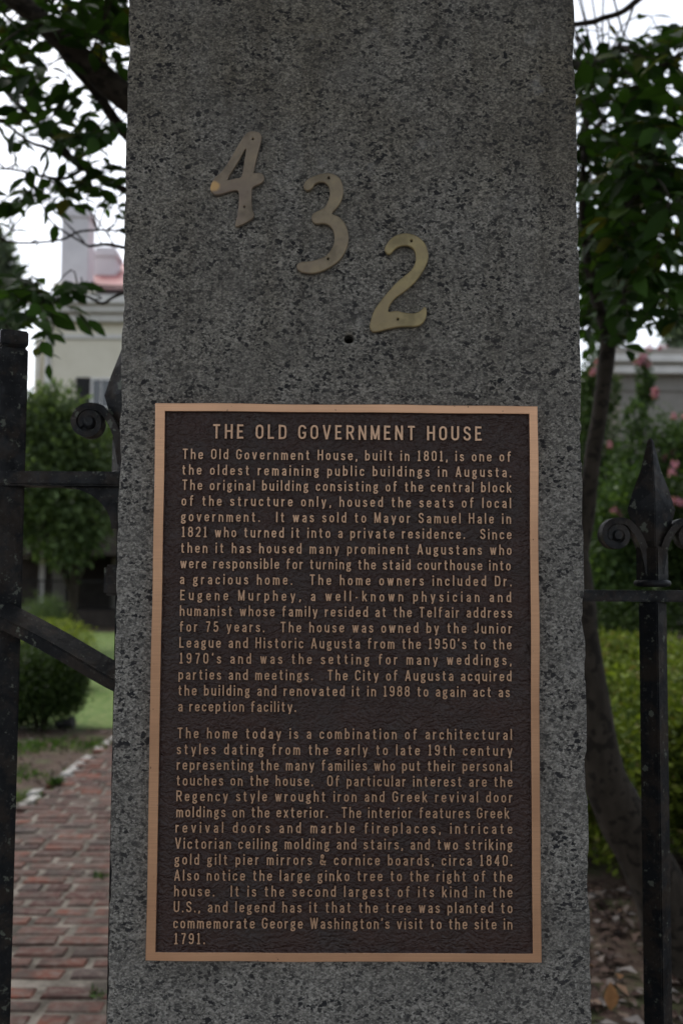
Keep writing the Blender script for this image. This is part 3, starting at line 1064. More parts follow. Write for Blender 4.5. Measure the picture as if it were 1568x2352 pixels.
def make_finial(parent, C, u):
    """spear with two side scrolls; C = point where the finial meets its collar base, u = metres per traced unit"""
    # spear: four-sided, ridge to the front
    prof = [(-105, 20, 20), (-88, 24, 22), (-72, 36, 24), (0, 57, 27), (42, 44, 24), (95, 24, 17), (140, 13, 11), (160, 8, 7), (168, 3, 3)]
    vs, fs = [], []
    zc = 177
    for (h, wx, wy) in prof:
        for (ax, ay) in ((-1, 0), (0, -1), (1, 0), (0, 1)):
            vs.append((C.x + ax * wx * u, C.y + ay * wy * u, C.z + (zc + h) * u))
    for i in range(len(prof) - 1):
        for k in range(4):
            k2 = (k + 1) % 4
            fs.append((i * 4 + k, i * 4 + k2, (i + 1) * 4 + k2, (i + 1) * 4 + k))
    fs.append((0, 3, 2, 1))
    fs.append(tuple((len(prof) - 1) * 4 + k for k in range(4)))
    m = MB(); m.add(vs, fs)
    m.build('spear', G['iron'], parent, bevel=.0012, org=Vector(parent.location))
    # base socket and collar
    m = MB()
    diamond_bar(m, C, 27 * u, C.z + 8 * u, C.z + 92 * u, math.radians(45))
    m.build('socket', G['iron'], parent, bevel=.002, org=Vector(parent.location))
    m = MB()
    m.lathe([(30 * u, 0), (39 * u, 2 * u), (42 * u, 8 * u), (39 * u, 14 * u), (30 * u, 17 * u)], (C.x, C.y, C.z), 20)
    m.build('collar', G['iron'], parent, smooth=True, org=Vector(parent.location))
    # scrolls
    for sg in (-1, 1):
        m = MB()
        path = [(12, 30), (17, 60), (24, 92), (38, 122), (58, 146), (80, 152)]
        cx_, cz_, r0 = 84, 118, 34
        path = path[:-1]
        for k in range(0, 29):
            a = math.radians(75 - k * 20)
            a = math.radians(110 - k * 18)
            r = r0 * (1 - .021 * k)
            path.append((cx_ + r * math.cos(a), cz_ + r * math.sin(a)))
        path = [(p.x, p.y) for p in catmull([Vector((a, b, 0)) for a, b in path], 2)]
        n = len(path)
        vs, fs = [], []
        for i, (x, z) in enumerate(path):
            x0, z0 = path[max(i - 1, 0)]
            x1, z1 = path[min(i + 1, n - 1)]
            t = Vector((x1 - x0, z1 - z0)).normalized()
            nn = Vector((-t.y, t.x))
            th = 6.5 if i > n * .3 else 10 - 3.5 * i / (n * .3)
            dp = 20 + (4 if i > n * .3 else 0)
            for (a, b) in ((-1, -1), (1, -1), (1, 1), (-1, 1)):
                q = Vector((x, z)) + nn * a * th * .9
                vs.append((C.x + sg * q.x * u, C.y + b * dp * u * (1 - .004 * i), C.z + q.y * u))
        for i in range(n - 1):
            for k in range(4):
                k2 = (k + 1) % 4
                fs.append((i * 4 + k, i * 4 + k2, (i + 1) * 4 + k2, (i + 1) * 4 + k))
        fs.append((0, 3, 2, 1)); fs.append(tuple((n - 1) * 4 + k for k in range(4)))
        m.add(vs, fs)
        # eye of the volute: recessed web with a round boss
        m.lathe([(30 * u, -12 * u), (30 * u, 12 * u)], (C.x + sg * cx_ * u, C.y, C.z + cz_ * u), 20, 'Y')
        m.lathe([(9 * u, -23 * u), (14 * u, -18 * u), (16 * u, 0), (14 * u, 18 * u), (9 * u, 23 * u)], (C.x + sg * (cx_ - 2) * u, C.y, C.z + cz_ * u), 18, 'Y')
        m.build('scroll', G['iron'], parent, bevel=0, org=Vector(parent.location))


# right-hand fence panel
YR = 0.30
uR = mpp(YR)
fp = un(1497, 1348, YR)
fence = thing('iron_fence', 'black iron fence right of the pillar with a spear tipped picket', 'fence', (fp.x, YR, 0))
make_finial(fence, Vector((fp.x, YR, fp.z)), uR)
FO = Vector(fence.location)
ra, rb = un(1340, 1355, YR), un(1340, 1381, YR)
m = MB(); m.box((.285, YR - .014, rb.z), (2.6, YR + .014, ra.z)); m.build('rail', G['iron'], fence, bevel=.002, org=FO)
m = MB(); m.box((.285, YR - .014, .22), (2.6, YR + .014, .25)); m.build('rail', G['iron'], fence, bevel=.002, org=FO)
for k in range(12):
    xx = fp.x + .155 * k
    m = MB()
    h = .0150
    diamond_bar(m, (xx, YR), h, .06, rb.z - .0005, math.radians(45))
    m.build('picket', G['iron'], fence, bevel=.0018, org=FO)
    if k:
        m = MB()
        vs = []
        zt = ra.z
        for (hh, wx) in ((0, .014), (.03, .014), (.05, .034), (.15, .003)):
            for (ax, ay) in ((-1, 0), (0, -.5), (1, 0), (0, .5)): vs.append((xx + ax * wx, YR + ay * wx, zt + hh + .0005))
        fs = [(0, 3, 2, 1), (12, 13, 14, 15)]
        for i in range(3):
            for q in range(4): fs.append((i * 4 + q, i * 4 + (q + 1) % 4, i * 4 + 4 + (q + 1) % 4, i * 4 + 4 + q))
        m.add(vs, fs)
        m.build('spear', G['iron'], fence, org=FO)

# left-hand gate
YL = 0.25
uL = mpp(YL)
gc = un(297, 1101, YL)
gate = thing('iron_gate', 'black wrought iron gate left of the pillar with scroll and diagonal brace', 'gate', (gc.x, YL, 0))
GO = Vector(gate.location)
make_finial(gate, Vector((gc.x, YL, gc.z)), uL * 1.1)
pc = un(9, 1500, YL)
ptop = un(21, 764, YL).z
m = MB()
Mr = Matrix.Translation((pc.x, YL, 0)) @ Matrix.Rotation(math.radians(27), 4, 'Z')
h = .0195
m.box((-h, -h, .05), (h, h, ptop - .026), Mr)
m.box((-h + .0022, -h + .0022, ptop - .026), (h - .0022, h - .0022, ptop - .022), Mr)
m.box((-h, -h, ptop - .022), (h, h, ptop), Mr)
m.build('post', G['iron'], gate, bevel=.003, org=GO)
r0, r1 = un(100, 1086, YL), un(100, 1119, YL)
m = MB(); m.box((-1.55, YL - .028, r1.z), (gc.x + .02, YL + .012, r0.z)); m.build('rail', G['iron'], gate, bevel=.003, org=GO)
# curved bracket under the rail
m = MB()
pts = [(gc.x + .012, r1.z + .001)]
a0 = un(150, 1120, YL)
arcp = []
for i in range(11):
    t = i / 10
    px = 150 + (262 - 150) * math.sin(t * math.pi / 2)
    py = 1121 + 95 * (1 - math.cos(t * math.pi / 2))
    arcp.append(un(px, py, YL))
out = [(p.x, p.z) for p in arcp] + [(gc.x, arcp[-1].z), (gc.x, r1.z - .0005)]
n = len(out)
m.add([(x, YL - .016, z) for x, z in out] + [(x, YL + .008, z) for x, z in out],
      [tuple(range(n)), tuple(range(2 * n - 1, n - 1, -1))] + [(i, (i + 1) % n, n + (i + 1) % n, n + i) for i in range(n)])
m.build('bracket', G['iron'], gate, org=GO)
m = MB(); diamond_bar(m, (gc.x + .004, YL), .019, .05, gc.z - .004, math.radians(10)); m.build('stile', G['iron'], gate, bevel=.002, org=GO)
hl0, hl1 = un(246, 1297, YL - .03), un(300, 1368, YL - .03)
m = MB(); m.box((hl0.x, YL - .05, hl1.z), (hl1.x, YL - .012, hl0.z)); m.build('hinge', G['iron'], gate, bevel=.004, org=GO)
# diagonal brace: square bar on edge, running down towards the pillar
cl = [un(-420, 1270, YL), un(-160, 1345, YL), un(0, 1404, YL), (un(52, 1426, YL)), un(150, 1478, YL), un(256, 1540, YL), un(300, 1562, YL)]
cl = catmull([Vector((p.x, YL - .03, p.z)) for p in cl], 4)
vs, fs = [], []
for i, p in enumerate(cl):
    t = (cl[min(i + 1, len(cl) - 1)] - cl[max(i - 1, 0)]).normalized()
    nn = Vector((-t.z, 0, t.x))
    if nn.z < 0: nn = -nn
    for (a, b) in ((.0185, .012), (-.0005, -.017), (-.0165, -.012), (-.0145, .018), (.008, .024)):
        vs.append(p + nn * a + Vector((0, b, 0)))
n = len(cl)
for i in range(n - 1):
    for k in range(5):
        k2 = (k + 1) % 5
        fs.append((i * 5 + k, i * 5 + k2, i * 5 + 5 + k2, i * 5 + 5 + k))
fs += [(0, 4, 3, 2, 1), tuple((n - 1) * 5 + k for k in range(5))]
m = MB(); m.add(vs, fs); m.build('brace', G['iron'], gate, bevel=.0015, org=GO)

# ------------------------------------------------------------------ leaning tree behind the pillar
YT = 2.62
tree = thing('leaning_tree', 'leaning broadleaf tree behind the pillar with spotted bark and spreading dark limbs', 'tree', tuple(un(1566, 2190, YT).xy) + (0,))
TO = Vector(tree.location)
LIMBS = []


def limb(mbx, pts, n=10, sub=4, keep=True):
    """pts: (px, py, Y, half width in traced px)"""
    P = [un(a, b, Y) for a, b, Y, h in pts]
    R = [h * mpp(Y) for a, b, Y, h in pts]
    cp = catmull(P, sub)
    rr = np.interp(np.linspace(0, len(P) - 1, len(cp)), range(len(P)), R)
    mbx.tube(cp, list(rr), n, True, .14)
    if keep: LIMBS.extend(cp)


m = MB()
limb(m, [(1580, 2300, 2.6, 92), (1552, 2160, 2.6, 74), (1487, 1985, 2.62, 58), (1420, 1865, 2.62, 54), (1374, 1736, 2.62, 48), (1340, 1500, 2.65, 42), (1318, 1300, 2.7, 36), (1290, 1120, 2.7, 32)], 14)
limb(m, [(1318, 1300, 2.7, 28), (1342, 1190, 2.7, 22), (1358, 1060, 2.7, 20), (1378, 937, 2.72, 19), (1391, 829, 2.75, 20), (1398, 765, 2.75, 20)], 12)
limb(m, [(1396, 775, 2.75, 15), (1362, 665, 2.8, 12), (1343, 560, 2.85, 10), (1335, 440, 2.9, 8), (1350, 250, 3.0, 5)])
limb(m, [(1398, 770, 2.75, 12), (1425, 710, 2.7, 10), (1445, 640, 2.65, 8), (1490, 560, 2.6, 6), (1570, 440, 2.5, 5), (1640, 330, 2.4, 4)])
limb(m, [(1290, 1130, 2.7, 32), (1080, 800, 2.6, 31), (700, 500, 2.5, 31), (420, 315, 2.4, 32), (290, 222, 2.35, 32), (170, 120, 2.3, 28), (60, 18, 2.25, 25), (-90, -110, 2.2, 21)], 12)
limb(m, [(480, 470, 2.5, 14), (370, 380, 2.5, 14), (284, 301, 2.45, 14), (215, 204, 2.42, 12), (150, 130, 2.4, 10), (100, 40, 2.5, 8)])
limb(m, [(1080, 800, 2.65, 14), (700, 640, 2.8, 12), (420, 500, 2.8, 10), (277, 432, 2.75, 9), (193, 385, 2.7, 9), (166, 366, 2.7, 9), (128, 319, 2.7, 8), (69, 268, 2.7, 7), (3, 196, 2.7, 6), (-60, 120, 2.7, 5)])
limb(m, [(150, 356, 2.7, 6), (104, 338, 2.65, 5), (69, 326, 2.6, 4), (15, 285, 2.55, 4), (-40, 250, 2.5, 3)])
limb(m, [(193, 385, 2.7, 6), (150, 410, 2.6, 4), (87, 402, 2.55, 3), (28, 389, 2.5, 2.5), (-30, 388, 2.5, 2)])
limb(m, [(600, 560, 2.6, 6), (420, 540, 2.5, 4), (277, 530, 2.5, 2.6), (187, 531, 2.5, 2.6), (139, 551, 2.5, 2.6), (45, 558, 2.5, 3), (-30, 540, 2.5, 2)])
limb(m, [(520, 620, 2.6, 6), (380, 590, 2.4, 5), (277, 567, 2.4, 4.5), (243, 561, 2.4, 4), (204, 566, 2.4, 3)])
limb(m, [(640, 620, 2.6, 7), (420, 640, 2.5, 4), (277, 676, 2.4, 3), (236, 697, 2.4, 3.2), (194, 679, 2.4, 3), (139, 690, 2.4, 3), (87, 692, 2.4, 3), (20, 670, 2.4, 2.5)])
limb(m, [(156, 516, 2.5, 1.8), (175, 535, 2.5, 2), (194, 556, 2.5, 2)])
limb(m, [(110, 372, 2.6, 3), (70, 470, 2.6, 2), (0, 560, 2.6, 2)])
limb(m, [(700, 120, 2.9, 10), (1000, 90, 2.7, 9), (1323, 56, 2.6, 6.5), (1382, 42, 2.6, 6.5), (1424, 29, 2.6, 7), (1456, 6, 2.6, 7.5), (1520, -50, 2.6, 8)])
limb(m, [(1345, 250, 3.0, 5), (1366, 140, 2.9, 4), (1439, 154, 2.8, 4.5), (1490, 157, 2.75, 5), (1529, 147, 2.7, 5.5), (1558, 128, 2.7, 6), (1640, 70, 2.7, 7)])
limb(m, [(1360, 300, 3.0, 5), (1449, 213, 2.8, 4.5), (1477, 190, 2.7, 4.5), (1510, 166, 2.7, 4)])
limb(m, [(1343, 560, 2.85, 7), (1430, 470, 2.6, 6), (1500, 420, 2.5, 5), (1600, 380, 2.4, 4)])
limb(m, [(1455, 10, 2.6, 3), (1438, 60, 2.55, 2.5), (1425, 105, 2.5, 2)])
m.build('trunk', G['bark'], tree, smooth=True, org=TO)

# leafy twigs
m_shade = MB()  # limbs added overhead to carry the unseen shading canopy
for pts, r_ in (([(.42, 2.68, 1.7), (.38, 2.5, 3.0), (.3, 2.0, 4.0), (.1, .6, 4.7), (-.6, -1.5, 5.0), (-1.4, -4.2, 5.3)], .075), ([(.38, 2.5, 3.0), (.6, 2.1, 4.0), (1.8, .4, 4.8), (2.8, -2.2, 5.1), (3.2, -4.6, 5.4)], .06), ([(.1, .6, 4.7), (-1.8, -.4, 4.9), (-3.8, -2.2, 5.2)], .05)):
    cp = catmull([Vector(p) for p in pts], 6)
    m_shade.tube(cp, list(np.linspace(r_, .02, len(cp))), 8, True, .1)
m_shade.build('limb', G['bark'], tree, smooth=True, org=TO)
CL = [  # px, py, rx, ry, twigs, Y lo, Y hi, leaf scale
    (30, 40, 80, 70, 11, 2.1, 3.0, .95), (140, 25, 80, 35, 8, 2.1, 3.0, .9), (235, 50, 60, 55, 13, 2.1, 3.0, .95), (272, 120, 22, 40, 4, 2.1, 2.8, .9),
    (30, 150, 60, 50, 8, 2.1, 2.9, .9), (120, 215, 60, 35, 6, 2.1, 2.9, .85), (215, 330, 50, 55, 7, 2.1, 2.9, .85), (105, 285, 50, 35, 4, 2.2, 2.9, .85),
    (190, 415, 80, 32, 8, 2.2, 2.9, .72), (258, 445, 28, 35, 5, 2.2, 2.9, .72), (110, 440, 60, 22, 4, 2.2, 2.7, .72), (15, 465, 35, 28, 3, 2.1, 2.6, .85), (20, 250, 35, 35, 3, 2.2, 2.7, .85),
    (50, 655, 55, 30, 4, 2.1, 2.6, .85), (110, 690, 55, 35, 5, 2.1, 2.6, .85), (25, 715, 45, 28, 3, 2.1, 2.5, .85), (112, 755, 20, 18, 2, 2.1, 2.4, .72), (170, 652, 30, 12, 2, 2.2, 2.4, .8),
    (1345, 200, 22, 70, 8, 2.7, 3.6, .7), (1345, 340, 22, 80, 9, 2.7, 3.6, .8), (1350, 480, 22, 70, 8, 2.6, 3.5, .85), (1352, 610, 18, 50, 5, 2.6, 3.4, .8), (1347, 710, 14, 60, 7, 2.7, 3.3, .75),
    (1400, 135, 70, 40, 10, 2.4, 3.3, .65), (1480, 110, 70, 45, 8, 2.3, 3.2, .75), (1555, 90, 30, 70, 6, 2.0, 2.8, .9),
    (1400, 215, 70, 55, 10, 2.3, 3.4, .75), (1500, 240, 70, 60, 10, 2.0, 3.2, .95), (1390, 320, 60, 55, 9, 2.2, 3.4, .9), (1480, 340, 80, 70, 17, 1.9, 3.2, 1.0),
    (1410, 420, 70, 55, 15, 2.0, 3.3, 1.0), (1510, 440, 70, 60, 17, 1.9, 3.2, 1.05), (1390, 520, 55, 50, 10, 2.0, 3.2, 1.05), (1480, 540, 80, 50, 17, 1.9, 3.1, 1.1),
    (1440, 610, 50, 35, 5, 1.9, 2.9, 1.0), (1530, 620, 50, 40, 4, 1.9, 2.9, 1.05), (1450, 690, 25, 30, 3, 1.9, 2.6, .95), (1548, 740, 24, 24, 3, 2.0, 2.6, .85), (1500, 690, 25, 25, 2, 2, 2.6, .9),
    (1365, 750, 25, 50, 4, 2.6, 3.2, .8), (1440, 775, 15, 20, 2, 2.2, 2.6, .8),
    # the rest of the crown: behind and above the pillar and past the frame
    (800, 150, 500, 220, 55, 2.2, 4.2, 1.0), (750, -300, 800, 200, 90, 1.8, 4.2, 1.0), (-250, 100, 220, 300, 40, 1.8, 3.6, 1.0), (1820, 250, 220, 320, 45, 1.8, 3.6, 1.0), (700, 450, 300, 130, 16, 2.6, 3.6, .9)]
LP = np.array([tuple(p) for p in LIMBS])
tw = MB()
AP, AD, AN, AL = [], [], [], []
for (cx_, cy_, rx, ry, n, y0, y1, sc) in CL:
    for _ in range(n):
        a, r = random.uniform(0, 2 * math.pi), math.sqrt(random.random())
        tgt = un(cx_ + rx * r * math.cos(a), cy_ + ry * r * math.sin(a), random.uniform(y0, y1))
        d = np.linalg.norm(LP - np.array(tgt), axis=1)
        near = Vector(LP[int(np.argmin(d + rng.random(len(d)) * .12))])
        dirn = (tgt - near)
        ln = dirn.length
        dirn = dirn.normalized() if ln > 1e-3 else Vector((0, 0, 1))
        tl = random.uniform(.16, .3)
        dd = (dirn + Vector((random.gauss(0, .5), random.gauss(0, .5), random.gauss(-.05, .4)))).normalized()
        p0 = tgt - dd * tl * .5
        pts = [near, near.lerp(p0, .5) + Vector((random.gauss(0, .03), random.gauss(0, .03), random.gauss(0, .03))), p0, tgt, tgt + dd * tl * .5 + Vector((0, 0, -.02))]
        cp = catmull(pts, 4)
        rad = np.linspace(.0042 if ln > .3 else .003, .0011, len(cp))
        tw.tube(cp, list(rad), 5, False)
        nl = random.randint(5, 9)
        for k in range(nl):
            t = .45 + .55 * k / (nl - 1)
            i = min(int(t * (len(cp) - 1)), len(cp) - 2)
            p = cp[i].lerp(cp[i + 1], t * (len(cp) - 1) - i)
            tg = (cp[i + 1] - cp[i]).normalized()
            sd = tg.cross(Vector((0, 0, 1)))
            if sd.length < .1: sd = Vector((1, 0, 0))
            sd.normalize()
            sgn = 1 if k % 2 else -1
            d3 = tg * random.uniform(.3, .9) + sd * sgn * random.uniform(.5, 1.0) + Vector((0, 0, random.uniform(-.55, .25)))
            if k == nl - 1: d3 = tg + Vector((0, 0, -.2))
            AP.append(tuple(p)); AD.append(tuple(d3))
            AN.append((random.gauss(0, .55), random.gauss(-.15, .55), 1))
            AL.append(sc * random.uniform(.07, .135))
tw.build('twigs', G['bark'], tree, org=TO)
shade_lumps = [(random.uniform(-5.5, 5.5), random.uniform(-7.5, 1.2), random.uniform(4.5, 6.6), random.uniform(.8, 1.3), random.uniform(.8, 1.3), random.uniform(.35, .6)) for _ in range(46)]  # canopy added out of view to shade pillar, gate and path
shade_lumps += [(random.uniform(-5.5, 5.5), random.uniform(1.2, 6.5), random.uniform(6.2, 7.6), random.uniform(.8, 1.3), random.uniform(.8, 1.3), random.uniform(.35, .6)) for _ in range(26)]
Vo, Fo = cloud(shade_lumps, SHADE_N, .17, .5, .3, .8)
np_mesh('crown', Vo - np.array(TO), Fo, G['leaf'], tree)  # leaves of the added shading canopy
AP, AD, AN, AL = np.array(AP), np.array(AD), np.array(AN), np.array(AL)
V, F = leaf_arrays(AP, AD, AN, AL, AL * rng.uniform(.42, .60, len(AL)))
np_mesh('crown', V - np.array(TO), F, G['leaf'], tree, True)

# ------------------------------------------------------------------ leaf litter and a fallen leaf, right of the pillar
n = 5200
P = np.stack([rng.uniform(.35, 3.2, n), rng.uniform(.9, 3.6, n), rng.uniform(.012, .03, n)], 1)
D = np.stack([rng.normal(size=n), rng.normal(size=n), rng.normal(scale=.25, size=n)], 1)
N = np.stack([rng.normal(scale=.35, size=n), rng.normal(scale=.35, size=n), np.ones(n)], 1)
ll = rng.uniform(.03, .085, n)
V, F = leaf_arrays(P, D, N, ll, ll * rng.uniform(.35, .6, n), .5, .2, False)
V[:, 2] = np.maximum(V[:, 2], .006)
ML = Mat('dead_leaves', rough=.85, spec=.25)
gg = ML.n('ShaderNodeNewGeometry')
ML.base(ML.ramp(gg.outputs['Random Per Island'], [(0, (.022, .012, .009)), (.4, (.05, .028, .02)), (.65, (.085, .055, .04)), (.82, (.12, .095, .078)), (.95, (.2, .18, .165)), (1.0, (.16, .075, .025))]))
tag(np_mesh('leaf_litter', V, F, ML.m), 'brown and grey dead leaves covering the ground beside the fence', 'leaf litter', kind='stuff')
n = 1500
P = np.stack([rng.uniform(-4.2, -1.95, n), rng.uniform(3.0, 8.4, n), rng.uniform(.008, .02, n)], 1)
D = np.stack([rng.normal(size=n), rng.normal(size=n), rng.normal(scale=.2, size=n)], 1)
N = np.stack([rng.normal(scale=.3, size=n), rng.normal(scale=.3, size=n), np.ones(n)], 1)
ll = rng.uniform(.03, .075, n)
V, F = leaf_arrays(P, D, N, ll, ll * rng.uniform(.35, .6, n), .5, .2, False)
V[:, 2] = np.maximum(V[:, 2], .006)
tag(np_mesh('bed_litter', V, F, ML.m), 'scattered dead leaves over the bare bed between lawn and brick path', 'leaf litter', kind='stuff')
n = 5000
cen = np.stack([rng.uniform(-3.6, -1.98, 34), rng.uniform(3.2, 7.6, 34)], 1)
idx = rng.integers(0, 34, n)
P = np.concatenate([cen[idx] + rng.normal(scale=.11, size=(n, 2)), np.full((n, 1), .002)], 1)
P[:, 0] = np.minimum(P[:, 0], PX0 - .03)
D = rng.normal(size=(n, 3)) * np.array([.8, .8, .1]) + np.array([0, 0, .8])
ll = rng.uniform(.02, .06, n)
V, F = quad_leaves(P, D, rdir(n), ll, ll * .3)
tag(np_mesh('sparse_grass', V, F, mat_leaf('sparse_grass_blade', (.02, .045, .01), (.055, .095, .02), .25, .6)), 'thin green grass creeping over the bare bed beside the edging', 'grass', kind='stuff')
lp = un(1401, 2180, 2.2)
V, F = leaf_arrays(np.array([(0, 0, 0.0)]), np.array([(.05, .1, 1.0)]), np.array([(.1, -1, .1)]), np.array([.085]), np.array([.052]), .2, .1)
o = np_mesh('fallen_leaf', V, F, mat_noise('tan_leaf', [(.3, (.22, .10, .035)), (.7, (.36, .18, .07))], 40, 3, .7))
o.location = (un(1401, 2210, 2.2).x, 2.2, .03)
tag(o, 'single orange tan fallen leaf standing up from the grey leaf litter', 'leaf')

# ------------------------------------------------------------------ hedges and shrubs
def shrub(name, label, cat, loc, parts, group=None):
    o = thing(name, label, cat, loc, group)
    for (nm, (V, F), mat) in parts:
        np_mesh(nm, V - np.array(loc), F, mat, o)
    return o


def stems_mesh(parent, c, r, h, n, mat, name='stem'):
    for k in range(n):
        mm = MB()
        a = random.uniform(0, 6.28)
        mm.tube([(c[0] + .1 * math.cos(a), c[1] + .1 * math.sin(a), 0), (c[0] + r * .3 * math.cos(a), c[1] + r * .3 * math.sin(a), h * .5), (c[0] + r * .7 * math.cos(a), c[1] + r * .7 * math.sin(a), h)], [.03, .022, .01], 6, True, .1)
        mm.build(name, mat, parent, org=Vector(parent.location))


lf_hedge = mat_leaf('hedge_leaf', (.038, .062, .010), (.13, .165, .024), .2, .6, (.15, .12, .045))
lf_box = mat_leaf('boxwood_leaf', (.012, .024, .007), (.03, .05, .012), .2, .5)
lf_yel = mat_leaf('yellow_green_leaf', (.07, .10, .015), (.16, .19, .035), .3, .5)
lf_mid = mat_leaf('mid_green_leaf', (.020, .04, .015), (.055, .09, .028), .25, .5)
lf_gar = mat_leaf('garden_tree_leaf', (.028, .046, .020), (.085, .12, .05), .3, .5)
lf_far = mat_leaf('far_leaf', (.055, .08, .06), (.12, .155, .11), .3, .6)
pinkm = mat_leaf('pink_blossom', (.24, .085, .15), (.40, .19, .28), .3, .6)

# broad clipped hedge on the right
hb = []
for k in range(60):
    x = random.uniform(1.05, 3.6)
    yy = random.uniform(3.25, 7.0)
    top = .86 + .045 * (yy - 3.2) + random.uniform(-.05, .05)
    hb.append((x, yy, top - .24, .30, .34, .25))
for k in range(50):
    hb.append((random.uniform(.95, 3.4), random.uniform(3.75, 4.2), random.uniform(.2, .55), .26, .24, .28))
hp = (1.9, 3.5, 0)
hd = shrub('hedge', 'wide bright green clipped hedge behind the iron fence', 'hedge', hp, [('foliage', cloud(hb, 110000, .045, .58, .35, .9), lf_hedge)])
for k in range(40):
    mm = MB()
    x, yy = random.uniform(1.1, 4.2), random.uniform(3.4, 7)
    mm.tube([(x, yy, 0), (x + random.gauss(0, .06), yy + random.gauss(0, .06), .4), (x + random.gauss(0, .12), yy + random.gauss(0, .12), .72)], [.014, .01, .005], 5)
    mm.build('stem', G['bark'], hd, org=Vector(hp))

# pink flowering shrubs beyond the hedge
def flower_shrub(label, px, py, Y, rx, ry, nleaf, flowers, mat, L=.075):
    c = un(px, py, Y)
    k = mpp(Y)
    r = (rx * k, rx * k * .9, ry * k)
    loc = (c.x, c.y, 0)
    bl = lumps(c, r, 11, .42)
    fl = []
    for (fx, fy, fr) in flowers:
        q = un(fx, fy, Y - rx * k * .7)
        fl += [(q.x + random.gauss(0, .045), q.y, q.z + random.gauss(0, .06), fr * k * .7, fr * k * .7, fr * k * .8) for _ in range(2)]
    parts = [('foliage', cloud(bl, nleaf, L, .5, .35, .5), mat)]
    if fl: parts.append(('blossom', cloud(fl, 45 * len(fl), .032, .8, .1, .3), pinkm))
    o = shrub('flowering_shrub', label, 'shrub', loc, parts, 'flowering shrubs beyond the hedge')
    stems_mesh(o, c, r[0] * .6, max(.3, c.z - r[2] * .2), 5, G['bark'])
    return o


flower_shrub('pale green shrub with one pink blossom behind the tip of the iron spear', 1425, 1250, 9.0, 95, 190, 9000, [(1427, 1171, 11)], lf_mid)
flower_shrub('tall dark green flowering shrub in front of the taupe building', 1500, 1090, 12.0, 95, 200, 12000, [(1505, 914, 10), (1535, 1045, 9), (1390, 1017, 7), (1555, 950, 8)], lf_mid)
flower_shrub('flowering shrub behind the forked stem of the leaning tree', 1375, 1010, 14.0, 70, 180, 9000, [(1377, 850, 12), (1366, 868, 9), (1389, 828, 8)], lf_mid)
flower_shrub('dark shrub with magenta blossom at the right edge behind the scroll', 1590, 1230, 10.0, 90, 230, 9000, [(1548, 1062, 9), (1563, 1132, 10)], lf_box)
flower_shrub('slender shrub lifting pink blossom sprays against the taupe building', 1478, 880, 13.0, 22, 65, 900, [(1487, 812, 12), (1480, 838, 10), (1515, 790, 8), (1470, 826, 7)], lf_mid)

c = un(1470, 1370, 8.6)
shrub('garden_shrub', 'low dark evergreen shrub filling the gap behind the hedge and the fence rail', 'shrub', (c.x, c.y, 0), [('foliage', cloud(lumps((c.x, c.y, .62), (1.15, .7, .62), 16, .4), 16000, .05, .5, .4, .6), lf_box)])
# clipped mounds and the dark shrub by the lawn, left of the pillar
def mound(label, px, top, Y, wpx, mats, n, L=.05, group='clipped shrubs beside the lawn'):
    c = un(px, top, Y)
    r = wpx * mpp(Y) / 2
    loc = (c.x, Y, 0)
    h = c.z
    bl = [(c.x, Y, h * .5, r * .93, r * .93, h * .48)] + [(c.x + random.uniform(-.6, .6) * r, Y + random.uniform(-.6, .6) * r, h * random.uniform(.3, .72), r * .42, r * .42, h * .27) for _ in range(14)]
    o = shrub('clipped_shrub', label, 'shrub', loc, [('foliage', cloud(bl, n, L, .55, .55, .8), mats)], group)
    for k in range(5):
        mm = MB()
        a = k * 1.3
        mm.tube([(c.x + .03 * math.cos(a), Y + .03 * math.sin(a), 0), (c.x + r * .4 * math.cos(a), Y + r * .4 * math.sin(a), h * .55)], [.02, .01], 5)
        mm.build('stem', G['bark'], o, org=Vector(loc))
    return o


mound('olive green clipped mound nearest the porch', 98, 1357, 16.0, 135, lf_gar, 9000, .038)
mound('yellow green clipped mound just above the diagonal brace of the gate', 125, 1416, 11.6, 205, lf_yel, 14000, .034)
mound('dark boxwood shrub with a pale fringe at the edge of the lawn', 98, 1468, 8.3, 215, lf_box, 26000, .036)
# fringe of new growth on the boxwood
# far-back small tree in front of the house
c = un(165, 1105, 18.5)
k = mpp(18.5)
gt = shrub('garden_tree', 'leafy mid green tree standing in front of the cream house', 'tree', (c.x, c.y, 0),
           [('crown', cloud(lumps(c, (150 * k, 130 * k, 205 * k), 22, .36) + lumps(un(90, 1000, 18.2), (60 * k, 60 * k, 70 * k), 6, .45), 19000, .14, .5, .3, .4), lf_gar)])
mm = MB()
mm.tube([(c.x, c.y, 0), (c.x + .1, c.y, 1.2), (c.x, c.y + .1, 2.6)], [.13, .1, .05], 8, True, .1)
for a in range(5):
    mm.tube([(c.x + .05, c.y, 1.1), (c.x + .7 * math.cos(a * 1.3), c.y + .6 * math.sin(a * 1.3), 2.6), (c.x + 1.1 * math.cos(a * 1.3), c.y + .9 * math.sin(a * 1.3), 3.8)], [.06, .035, .015], 6)
mm.build('trunk', G['bark'], gt, org=Vector(gt.location))

# far trees
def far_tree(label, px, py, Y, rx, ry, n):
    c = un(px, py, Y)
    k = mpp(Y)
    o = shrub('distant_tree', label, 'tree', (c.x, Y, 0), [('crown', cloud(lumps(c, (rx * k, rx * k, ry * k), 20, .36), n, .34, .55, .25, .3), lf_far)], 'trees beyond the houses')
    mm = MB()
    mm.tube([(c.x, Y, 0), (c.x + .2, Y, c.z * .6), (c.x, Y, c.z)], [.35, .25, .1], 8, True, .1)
    mm.build('trunk', G['bark'], o, org=Vector((c.x, Y, 0)))


